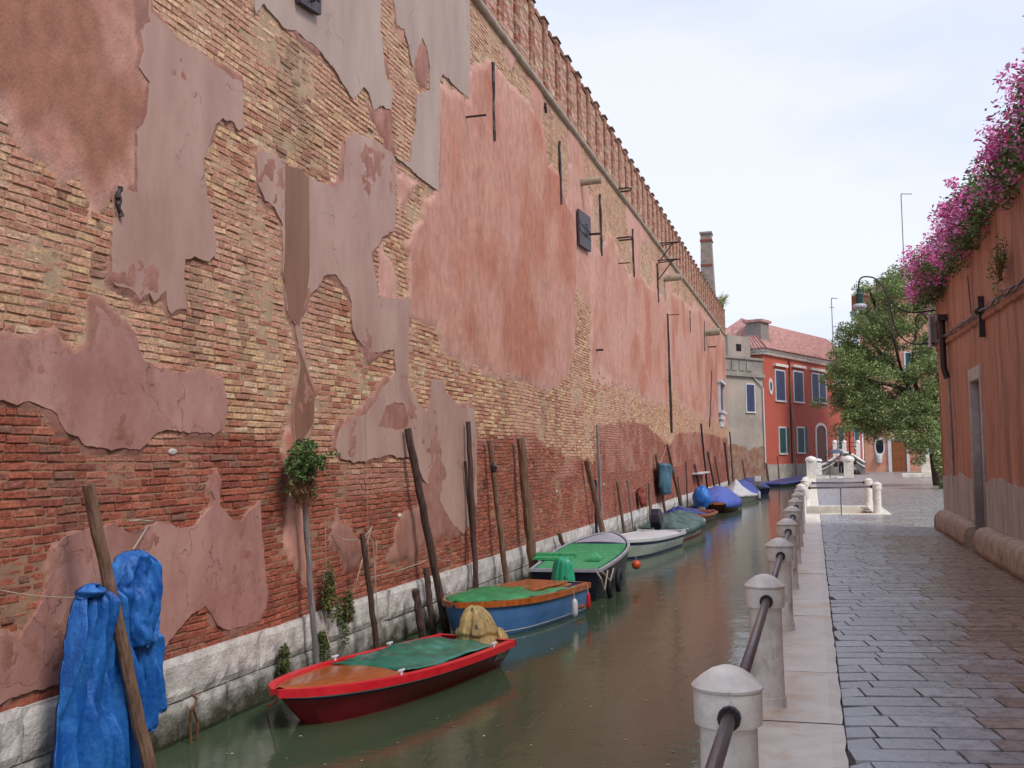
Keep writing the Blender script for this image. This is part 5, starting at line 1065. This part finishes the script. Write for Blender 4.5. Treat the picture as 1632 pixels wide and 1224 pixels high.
# ================================================================== FAR HOUSES
def facade(name, A, B, z0, z1, wallm, label, depth=6):
    A = Vector((A[0], A[1], 0)); B = Vector((B[0], B[1], 0)); d = (B-A); Ln = d.length; r = empty(name, (A.x, A.y, 0), math.atan2(d.y, d.x)); tag(r, label, 'house')
    nrm = Vector((d.y, -d.x, 0)).normalized()
    def loc(x, y):   # pixel -> (u, z) on facade
        p = onP(x, y, A, nrm); return ((p-A).dot(d.normalized()), p.z)
    MB().box((0, 0, z0), (Ln, depth, z1)).build('wall', wallm, r); return r, loc, Ln
def window(r, loc, x0, y0, x1, y1, shm_, frame='white', open_=False, fw=.14, name='window', sill=True, arch=False, gm='glassdark', mid=False):
    u0, zt = loc(x0, y0); u1, _ = loc(x1, y0); _, zb = loc((x0+x1)/2, y1); zt = (zt+loc(x1, y0)[1])/2 if not arch else zt
    f = MB(); f.box((u0, -.08, zb), (u0+fw, .05, zt)); f.box((u1-fw, -.08, zb), (u1, .05, zt)); f.box((u0+fw+.001, -.08, zt-fw), (u1-fw-.001, .05, zt)); f.box((u0-.05, -.13, zb-fw), (u1+.05, .05, zb-.002))
    if mid: f.box(((u0+u1)/2-.1, -.08, zb), ((u0+u1)/2+.1, .05, zt-fw-.001))
    fo = f.build(name, frame, r)
    MB().box((u0+fw+.002, -.012, zb), (u1-fw-.002, .03, zt-fw-.002)).build('pane', gm, fo)
    n = 2; w_ = (u1-u0-2*fw-(.24 if mid else .03))/2
    for k in range(2):
        a = u0+fw+.005+(k*(w_+(.22 if mid else .02)))
        s = MB(); s.box((a, -.05, zb+.01), (a+w_, -.02, zt-fw-.01))
        q = zb+.05
        while q < zt-fw-.1: s.box((a+.06, -.062, q), (a+w_-.06, -.051, q+.07)); q += .12
        s.build('shutter', shm_, fo)
    if open_:
        s = MB(); s.box((u1+.02, -.06, zb), (u1+.02+max(w_, .4), -.02, zt-.1)); s.build('shutter', shm_, fo)
    return fo
M['glassdark'] = mat('window glass', lin(30, 34, 44), rough=.1, bump=0)
M['shutblue'] = mat('blue grey shutters', lin(56, 62, 92), lin(70, 78, 108), rough=.6, bump=.1)
M['shutgreen'] = mat('green shutters', lin(26, 66, 62), lin(38, 82, 78), rough=.6, bump=.1)
M['redwall'] = mat('brick red plaster', lin(176, 82, 62), lin(186, 94, 74), rough=.8, contrast=(.2, .8), nscale=.5, bump=.1, stretch=(1, 1, .5))
M['tiles'] = mat('roof tiles', lin(168, 118, 108), lin(202, 158, 146), rough=.85, nscale=2.5, bump=.5, stretch=(1, 1, 1), dirt=(lin(128, 92, 84), 1.6, .56, (1, 1, 1)))
A = onY(1221, 745, 94); Bq = onY(1315, 740, 108); dd = (Bq-A); dd.z = 0; Bx = A+dd*1.8
z_e = onY(1219, 560, 94).z
r, loc, Ln = facade('red_house', (A.x, A.y), (Bx.x, Bx.y), .75, z_e, 'redwall', 'brick red two storey house with white framed shuttered windows')
MB().box((-.05, -.06, -1.2), (Ln+.05, 6.05, .75)).build('plinth', mat('pale plinth', lin(150, 140, 130), lin(180, 172, 160), nscale=1.5, bump=.2, dirt=(lin(110, 96, 84), 1, .55, (1, 1, 1))), r)
for (x0, y0, x1, y1) in ((1234, 589, 1250, 638), (1263, 591, 1279, 640), (1330, 600, 1344, 643)):
    window(r, loc, x0, y0, x1, y1, 'shutblue'); u0, z = loc(x0-2, y0-8); u1, _ = loc(x1+2, y0-8); MB().box((u0, -.28, z-.12), (u1, .02, z+.12)).build('lintel', 'bollard', r)
window(r, loc, 1292, 595, 1315, 641, 'shutblue', mid=True, name='double_window'); u0, z = loc(1290, 588); u1, _ = loc(1316, 588); MB().box((u0, -.28, z-.12), (u1, .02, z+.12)).build('lintel', 'bollard', r)
for (x0, y0, x1, y1) in ((1240, 680, 1252, 722), (1269, 680, 1281, 721)): window(r, loc, x0, y0, x1, y1, 'shutgreen', open_=True)
for (x0, y0, x1, y1) in ((1334, 680, 1344, 716), (1360, 680, 1368, 714)): window(r, loc, x0, y0, x1, y1, 'shutgreen')
# arched door
u0, _ = loc(1299, 700); u1, _ = loc(1317, 700); zs = loc(1308, 687)[1]; zt = loc(1308, 674)[1]; uc = (u0+u1)/2; hw = (u1-u0)/2
m_ = MB(); m_.box((u0, -.1, .8), (u0+.25, .05, zs)); m_.box((u1-.25, -.1, .8), (u1, .05, zs)); K = 10; hh = zt-zs
for k in range(K):
    a0, a1 = math.pi*k/K, math.pi*(k+1)/K
    q = lambda a, s_: (uc+(hw-s_)*math.cos(a), (hh-s_)*math.sin(a)+zs)
    P4 = [q(a0, 0), q(a1, 0), q(a1, .25), q(a0, .25)]; m_.hexa([(x, -.1, z) for x, z in P4]+[(x, .05, z) for x, z in P4])
df = m_.build('door_frame', 'bollard', r); m_ = MB(); pts = [(u0+.25, .8), (u1-.25, .8), (u1-.25, zs)]+[(uc+(hw-.25)*math.cos(math.pi*k/K), (hh-.25)*math.sin(math.pi*k/K)+zs) for k in range(1, K)]+[(u0+.25, zs)]
m_.poly([(x, -.02, z) for x, z in pts], (0, .05, 0)); m_.build('door', mat('brown door', lin(104, 62, 50), lin(130, 84, 66), rough=.7, stretch=(5, 1, .5)), df)
m_ = MB(); c = loc(1228, 616); m_.lathe([(.28, 0), (.42, 0), (.42, .08), (.28, .08)], (0, 0, 0), 20)
ov = MB(); 
for k in range(20):
    a0, a1 = 6.2832*k/20, 6.2832*(k+1)/20; f_ = lambda a, s_: (c[0]+.45*s_*math.cos(a), c[1]+.75*s_*math.sin(a)); P4 = [f_(a0, .6), f_(a0, 1), f_(a1, 1), f_(a1, .6)]; ov.hexa([(x, -.07, z) for x, z in P4]+[(x, .02, z) for x, z in P4])
oo = ov.build('oval_window', 'white', r); MB().poly([(c[0]+.3*math.cos(6.2832*k/16), -.02, c[1]+.5*math.sin(6.2832*k/16)) for k in range(16)], (0, .04, 0)).build('pane', 'glassdark', oo)
# cornice with dentils, roof
m_ = MB(); m_.box((-.3, -.35, z_e), (Ln+.3, 6.3, z_e+.25)); m_.box((-.2, -.2, z_e-.25), (Ln+.2, 6.2, z_e-.001))
q = 0
while q < Ln: m_.box((q, -.3, z_e-.2), (q+.22, -.201, z_e-.01)); q += .45
m_.build('cornice', 'bollard', r)
rz = z_e+.26; ap = 3.2
RFv = [(-.5, -.6, rz), (Ln+.5, -.6, rz), (Ln+.5, 6.6, rz), (-.5, 6.6, rz), (2.6, 3.0, rz+ap), (Ln-2, 3.0, rz+ap)]
m_ = MB(); m_.add(RFv, [(0, 1, 5, 4), (1, 2, 5), (2, 3, 4, 5), (3, 0, 4), (3, 2, 1, 0)]); rf = m_.build('roof', 'tiles', r)
m_ = MB()
def tilerows(a, b, c0, c1, n):   # ribs from eave edge a-b up to ridge c0-c1
    for k in range(n+1):
        t = k/n; p0 = Vector(a).lerp(Vector(b), t); p1 = Vector(c0).lerp(Vector(c1), t); m_.tube([p0, p0.lerp(p1, .5), p1], .075, 5)
tilerows(RFv[0], RFv[1], RFv[4], RFv[5], 60); tilerows(RFv[3], RFv[0], RFv[4], RFv[4], 22); m_.build('tile_rows', 'tiles', rf)
m_ = MB(); m_.box((.7, .4, rz+.3), (2.6, 1.8, rz+2.5)); ch = m_.build('dormer', mat('grey dormer', lin(120, 112, 106), lin(150, 140, 130), bump=.2), rf); MB().box((.5, .2, rz+2.51), (2.8, 2, rz+2.75)).build('dormer_roof', 'tiles', ch)
for (x, y) in ((1244, 545), (1301, 556)):
    u, z = loc(x, y); MB().box((u-.15, .5, rz), (u+.15, .8, rz+1.0)).build('chimney', mat('red flue', lin(158, 70, 60)), rf)
for (x0, y0, y1) in ((1256, 575, 740), (1349, 600, 735)):
    u, zt_ = loc(x0, y0); _, zb_ = loc(x0+3, y1); MB().tube([(u, -.09, zt_), (u, -.09, max(zb_, .8))], .06, 6).build('downpipe', 'iron', r)
# grey house
A2 = onY(1150, 745, 88); B2 = onY(1221, 745, 93.5)
zt2 = onY(1195, 600, 91).z
M['greyhouse'] = mat('stained grey plaster', lin(146, 136, 124), lin(172, 160, 146), rough=.85, nscale=.35, bump=.2, dirt=(lin(184, 158, 138), .42, .5, (1, 1, 1)))
r, loc, Ln = facade('grey_house', (A2.x, A2.y), (B2.x-.05, B2.y), -1, zt2, 'greyhouse', 'narrow grey stained house at the end of the brick wall')
window(r, loc, 1187, 611, 1202, 656, 'shutblue', fw=.12)
m_ = MB(); m_.box((-.1, -.25, zt2), (Ln+.05, .3, zt2+.3)); m_.box((-.1, -.05, zt2+.3), (Ln, 6, zt2+1.5)); m_.box((-.1, -.2, zt2+1.5), (Ln+.02, .3, zt2+1.7))
for k in range(4): m_.box((.6+k*1.1, -.12, zt2+.5), (1.4+k*1.1, -.051, zt2+1.3))
m_.build('attic_cornice', mat('grey cornice', lin(128, 120, 110), lin(156, 148, 136), nscale=1, bump=.3), r)
m_ = MB(); m_.box((Ln-4.2, .6, zt2+1.7), (Ln-.9, 4, zt2+3.6)); bb = m_.build('roof_block', 'greyhouse', r); m_ = MB(); m_.box((Ln-3.0, .55, zt2+2.3), (Ln-2.3, .61, zt2+2.9)); m_.build('vent', 'glassdark', bb)
m_ = MB(); u1, z1 = loc(1199, 601); u2, z2 = loc(1214, 618); u3, z3 = loc(1218, 745); m_.tube([(u1, -.12, z1), (u2, -.12, z2), (u2+.05, -.12, z3)], .075, 6); m_.build('downpipe', 'white', r)
m_ = MB()
m_.grid(lambda u, v: (Ln*u, -.03-.02*float(fbm(u*9, v*7, 3)), -1+(2.9+.9*float(fbm(u*5, 1, 4)))*v), 24, 12); m_.build('exposed_brick', mat('exposed brick', lin(128, 82, 66), lin(156, 122, 100), nscale=1.5, bump=.4, dirt=(lin(150, 138, 118), 1, .5, (1, 1, 1))), r)
# white gable building behind
hb_ = onY(1158, 560, 101); r = empty('white_house', (hb_.x, 101, 0)); tag(r, 'pale house with low tiled roof glimpsed above the wall end', 'house')
zt3 = onY(1175, 527, 101).z
MB().box((-3, 0, -1), (onY(1187, 560, 101).x-hb_.x, 4, zt3)).build('wall', 'white', r); MB().box((-3.2, -.6, zt3), (onY(1191, 560, 101).x-hb_.x, 4.2, zt3+.25)).build('roof', 'tiles', r)
# orange house
M['orangewall'] = mat('orange plaster', lin(196, 138, 108), lin(212, 160, 130), rough=.85, nscale=.6, bump=.1, dirt=(lin(194, 116, 96), .5, .52, (1, 1, 1)))
A3 = onY(1379, 752, 95); A3.x += 0
r, loc, Ln = facade('orange_house', (A3.x, 95), (17.5, 94.5), -.03, onY(1379, 472, 95).z, 'orangewall', 'orange plaster house with brown door behind the tree', depth=9)
u0, zt = loc(1420, 702); u1, _ = loc(1444, 702)
m_ = MB(); m_.box((u0-.28, -.12, 0), (u0, .05, zt)); m_.box((u1, -.12, 0), (u1+.2, .05, zt)); m_.box((u0-.28, -.14, zt+.001), (u1+.2, .05, zt+.2)); f = m_.build('door_frame', 'white', r)
d_ = MB().box((u0+.001, -.05, .02), (u1-.001, .02, zt-.001)).build('door', mat('brown panel door', lin(126, 70, 30), lin(150, 90, 44), rough=.5, stretch=(6, 1, .4)), f)
m_ = MB(); 
for k in range(2): 
    for j in range(3): m_.box((u0+.12+k*(u1-u0)/2, -.075, .25+j*(zt-.3)/3), (u0+(k+1)*(u1-u0)/2-.12, -.051, (j+1)*(zt-.3)/3))
m_.build('door_panel', mat('door panel', lin(138, 78, 36)), d_)
c = loc(1402, 712); ov = MB()
for k in range(20):
    a0, a1 = 6.2832*k/20, 6.2832*(k+1)/20; f_ = lambda a, s_: (c[0]+.42*s_*math.copysign(abs(math.cos(a))**.75, math.cos(a)), c[1]+.78*s_*math.copysign(abs(math.sin(a))**.75, math.sin(a))+0*s_); P4 = [f_(a0, .75), f_(a0, 1), f_(a1, 1), f_(a1, .75)]; ov.hexa([(x, -.09, z) for x, z in P4]+[(x, .02, z) for x, z in P4])
oo = ov.build('oval_window', 'white', r); MB().poly([(c[0]+.32*math.cos(6.2832*k/16), -.02, c[1]+.62*math.sin(6.2832*k/16)) for k in range(16)], (0, .04, 0)).build('pane', 'glassdark', oo)
c = loc(1401, 732); MB().lathe([(.05, -.35), (.2, -.3), (.26, 0), (.26, .35), (.2, .4)], (c[0], -.12, c[1]), 10).build('wall_basin', 'white', r)
window(r, loc, 1476, 694, 1492, 733, 'shutblue'); window(r, loc, 1400, 560, 1414, 600, 'shutgreen'); window(r, loc, 1440, 560, 1454, 600, 'shutgreen')
u, z = loc(1380, 620); MB().tube([(u+.0, -.1, loc(1382, 480)[1]), (u, -.1, loc(1382, 700)[1])], .07, 6).build('downpipe', 'iron', r)
ze = onY(1379, 472, 95).z
m_ = MB(); m_.add([(-.6, -.7, ze), (Ln+.5, -.7, ze), (Ln+.5, 9.5, ze), (-.6, 9.5, ze), (Ln*.5, -.7, ze+2.6), (Ln*.5, 9.5, ze+2.6)], [(0, 1, 4), (1, 2, 5, 4), (2, 3, 5), (3, 0, 4, 5), (3, 2, 1, 0)]); rf = m_.build('roof', 'tiles', r)
m_ = MB(); m_.tube([(-.6, -.72, ze+.05), (Ln*.5, -.72, ze+2.7), (Ln+.5, -.72, ze+.05)], .14, 6); m_.build('roof_edge', 'bollard', rf)
ax = onY(1470, 425, 95).x-A3.x; m_ = MB(); 
for q in (0, .9): m_.tube([(ax+q, 1, ze+1.6), (ax+q, 1, ze+3.4)], .04, 5)
m_.tube([(ax, 1, ze+3.4), (ax+.9, 1, ze+3.4)], .04, 5); m_.tube([(ax, 1, ze+2.6), (ax+.9, 1, ze+2.6)], .04, 5); m_.build('roof_frame', 'iron', rf)
# filler building further right behind garden wall
# antennas
for (x, y0, y1, Y, lab, arm) in ((1436, 309, 440, 105, 'tall thin radio mast rising behind the orange house', 1.0), (1325, 475, 545, 112, 'television aerial on a pole behind the red house roof', .6)):
    a = onY(x, y0, Y); o = empty('aerial_mast', (a.x, Y, 0)); tag(o, lab, 'mast'); MB().tube([(0, 0, 8), (0, 0, a.z)], .05, 6).build('pole', 'wood_grey', o)
    m_ = MB(); m_.tube([(0, 0, a.z), (arm, 0, a.z-.1)], .045, 5)
    if arm < 1:
        for k in range(4): m_.tube([(-.25, 0, a.z-1-.0*k), (.25, 0, a.z-1)], .03, 5)
    m_.build('antenna_arm', 'wood_grey', o)
# low block bridging the gap between wall end and grey house (seen only from the side) and the red house's right neighbour
# chimney behind the wall
cA = onY(1116, 370, 66); cB = onY(1133, 370, 66); r = empty('brick_chimney', ((cA.x+cB.x)/2, 66.4, 9)); tag(r, 'square grey chimney with red bands above the far end of the brick wall', 'chimney')
hw = (cB.x-cA.x)/2; H = cA.z-9; cm = mat('chimney render', lin(134, 118, 108), lin(160, 142, 128), nscale=3, bump=.4)
m_ = MB(); m_.add([(-hw*1.35, -.5, 0), (hw*1.7, -.5, 0), (hw*1.7, .5, 0), (-hw*1.35, .5, 0), (-hw, -.4, H-.6), (hw, -.4, H-.6), (hw, .4, H-.6), (-hw, .4, H-.6)], [(0, 1, 5, 4), (1, 2, 6, 5), (2, 3, 7, 6), (3, 0, 4, 7), (4, 5, 6, 7)]); m_.build('stack', cm, r)
for z in (H-.6, H-2.2): MB().box((-hw*1.12, -.47, z), (hw*1.16, .47, z+.12)).build('brick_band', mat('red band', lin(150, 70, 52)), r)
MB().box((-hw*1.0, -.42, H-.48), (hw*1.0, .42, H-.12)).build('chimney_top', cm, r); MB().box((-hw*1.15, -.5, H-.12), (hw*1.15, .5, H)).build('chimney_cap', cm, r)
# ================================================================== BRIDGE, RAILS, PEOPLE
bA, bB = onY(1300, 742, 89), onY(1378, 736, 89); r = empty('stone_bridge', (bA.x, 89, 0)); tag(r, 'small white arched stone bridge before the red house', 'bridge')
Wd = bB.x-bA.x; pk = onY(1348, 722, 89).z
def btop(u): return .55+(pk-.55)*math.exp(-((u-.62)/.34)**2)
def bund(u): return -.9+(pk-.1+.35)*max(0, 1-((u-.56)/.40)**2)**.5 if abs(u-.56) < .40 else -.9
K = 24; vs = []
for i in range(K+1):
    u = i/K; x = u*Wd; vs += [(x, 0, bund(u) if bund(u) < btop(u)-.3 else btop(u)-.3), (x, 0, btop(u)), (x, 2.4, btop(u)), (x, 2.4, bund(u) if bund(u) < btop(u)-.3 else btop(u)-.3)]
MB().add(vs, [(i*4+k, (i+1)*4+k, (i+1)*4+(k+1) % 4, i*4+(k+1) % 4) for i in range(K) for k in range(4)]+[(0, 1, 2, 3), (K*4+3, K*4+2, K*4+1, K*4)]).build('arch', mat('bridge stone', lin(122, 112, 108), lin(150, 140, 132), nscale=2, bump=.3), r)
for yy_, dz_, rr_ in ((-.06, .02, .11), (2.45, .02, .11), (-.05, -.35, .06)):
    MB().tube([(i/K*Wd, yy_, btop(i/K)+dz_) for i in range(K+1)], rr_, 6).build('coping', 'bollard', r)
for px_ in (1331, 1346, 1368):
    u = (onY(px_, 720, 91.3).x-bA.x)/Wd; zt = onY(px_, 704, 91.3).z; MB().box((u*Wd-.17, 2.3, .5), (u*Wd+.17, 2.62, zt-.15), .02).build('bridge_post', 'bollard', r); MB().ball((u*Wd, 2.46, zt-.05), .2).build('post_knob', 'bollard', r)
m_ = MB(); P = [onY(x, y, 91.5)-Vector((bA.x, 89, 0)) for x, y in ((1315, 724), (1331, 708), (1346, 705), (1368, 705))]; m_.tube(P, .035, 6); m_.tube([p-Vector((0, 0, .35)) for p in P], .03, 6); m_.build('hand_rail', 'iron', r)
for i, (x, y) in enumerate(((-.1, 80.5), (.35, 83))):
    q = empty('stone_post', (x, y, 0)); tag(q, ['square stone post on the quay edge before the bridge', 'second square stone post nearer the bridge foot'][i], 'bollard', 'stone posts before the bridge'); MB().box((-.25, -.25, 0), (.25, .25, 1.1), .03).build('shaft', 'bollard', q); MB().ball((0, 0, 1.1), .3, 1, 1, .6).build('cap', 'bollard', q)
def person(pos, rz, label, shirt, pants, skirt=False, arm_up=False, hair=(40, 32, 28)):
    r = empty('person', pos, rz); tag(r, label, 'person')
    J = [((0, 0, .95), .15), ((0, 0, 1.2), .14), ((0, .01, 1.42), .15), ((0, 0, 1.5), .06), ((0, -.01, 1.56), .065), ((0, -.02, 1.66), .10), ((0, -.01, 1.73), .075)]
    E = [(0, 1), (1, 2), (2, 3), (3, 4), (4, 5), (5, 6)]
    for s in (1, -1):
        o = len(J); J += [((s*.19, 0, 1.42), .06), ((s*.25, .02, 1.16), .045), ((s*.20, -.16, 1.28) if (arm_up and s == 1) else (s*.26, -.08, .93), .035), ((s*.16, -.22, 1.36) if (arm_up and s == 1) else (s*.25, -.12, .84), .035)]
        E += [(2, o), (o, o+1), (o+1, o+2), (o+2, o+3)]
        o = len(J); J += [((s*.10, 0, .88), .095), ((s*.11, -.03*s, .48), .065), ((s*.11, .03*s, .09), .045), ((s*.12, .03*s-.14, .04), .04)]
        E += [(0, o), (o, o+1), (o+1, o+2), (o+2, o+3)]
    me = bpy.data.meshes.new('body'); me.from_pydata([j[0] for j in J], E, []); o = bpy.data.objects.new('body', me); link(o, r)
    sk = o.modifiers.new('skin', 'SKIN'); sk.use_smooth_shade = True
    for i, j in enumerate(J): me.skin_vertices[0].data[i].radius = (j[1], j[1]*.8 if i < 3 else j[1])
    me.skin_vertices[0].data[0].use_root = True
    o.modifiers.new('sub', 'SUBSURF').render_levels = 1; me.materials.append(mat('skin', lin(190, 140, 116), rough=.5, bump=0))
    MB().lathe([(.165, .92), (.175, 1.0), (.165, 1.2), (.20, 1.38), (.12, 1.47), (.07, 1.49)], (0, 0, 0), 16, 1.12, .82).build('shirt', shirt, r, smooth=True)
    m_ = MB()
    if skirt: m_.lathe([(.24, .5), (.2, .7), (.17, .93)], (0, 0, 0), 16, 1, .85)
    else:
        for s in (1, -1): m_.tube([(s*.10, 0, .93), (s*.11, -.03*s, .48), (s*.11, .02*s, .12)], [.12, .085, .07], 10)
        m_.lathe([(.17, .85), (.18, .9), (.17, .98)], (0, 0, 0), 14, 1.1, .85)
    m_.build('trousers' if not skirt else 'shorts', pants, r, smooth=True)
    for s in (1, -1):
        m_ = MB(); m_.tube([(s*.17, 0, 1.43), (s*.24, .02, 1.2)], [.08, .065], 8); m_.build('sleeve', shirt, r, smooth=True)
    lump(r, (0, .01, 1.69), .115, .95, 1.05, 1.0, mat('hair', lin(*hair), bump=.3), 'hair', 3, .06)
    return r
p1 = onY(1341, 752, 86.5); p2 = onY(1356, 752, 86); 
person((p1.x, 86.5, -.02), .4, 'person in a pink top standing under a grey blue umbrella', mat('pink top', lin(206, 160, 166)), mat('dark trousers', lin(36, 34, 48)), arm_up=True)
person((p2.x, 86, -.02), 2.6, 'person in a green grey shirt and dark shorts by the bridge', mat('green grey shirt', lin(112, 120, 104)), mat('dark shorts', lin(58, 60, 62)), skirt=True)
MB_ = MB()
o = empty('umbrella', (p1.x-.35, 86.3, 1.3)); tag(o, 'grey blue open umbrella held over the person in pink', 'umbrella')
MB().lathe([(.62, .35), (.60, .38), (.45, .52), (.25, .62), (.02, .66)], (0, 0, 0), 16).build('canopy', mat('umbrella cloth', lin(74, 80, 100), rough=.5), o, smooth=True); MB().tube([(0, 0, -.05), (0, 0, .7)], .012, 6).build('shaft', 'iron', o)
o = lump(None, (0, 0, 0), .2, .8, .6, 1.2, mat('dark bag', lin(60, 26, 30)), 'shoulder_bag', 4, .05); o.location = (p2.x+.3, 86, 1.0); tag(o, 'dark red bag at the side of the person in green grey', 'bag')
# low stone bench block by the orange house
q = onZ(1476, 767, 0); o = MB().box((-1.4, -.5, 0), (1.4, .5, .28), .03).build('stone_slab', 'curb'); o.location = (6.9, 72, 0); tag(o, 'flat pale stone slab on the square near the tree', 'slab')
o = MB().box((-.4, -.4, 0), (.4, .4, 1.3), .04).build('stone_pedestal', 'curb'); o.location = (7.1, 72.2, .29); tag(o, 'short stone pedestal standing on the flat slab', 'pedestal')
# neighbouring houses far behind closing the view
for (x0, x1, Y, h, mm, lab) in ((-14, -8.2, 96, 9, 'orangewall', 'plain ochre house hidden behind the end of the brick wall'),):
    r = empty('far_house', (x0, Y, 0)); tag(r, lab, 'house'); MB().box((0, 0, -1), (x1-x0, 8, h)).build('wall', mm, r); MB().box((-.3, -.4, h), (x1-x0+.3, 8.3, h+.4)).build('roof', 'tiles', r)
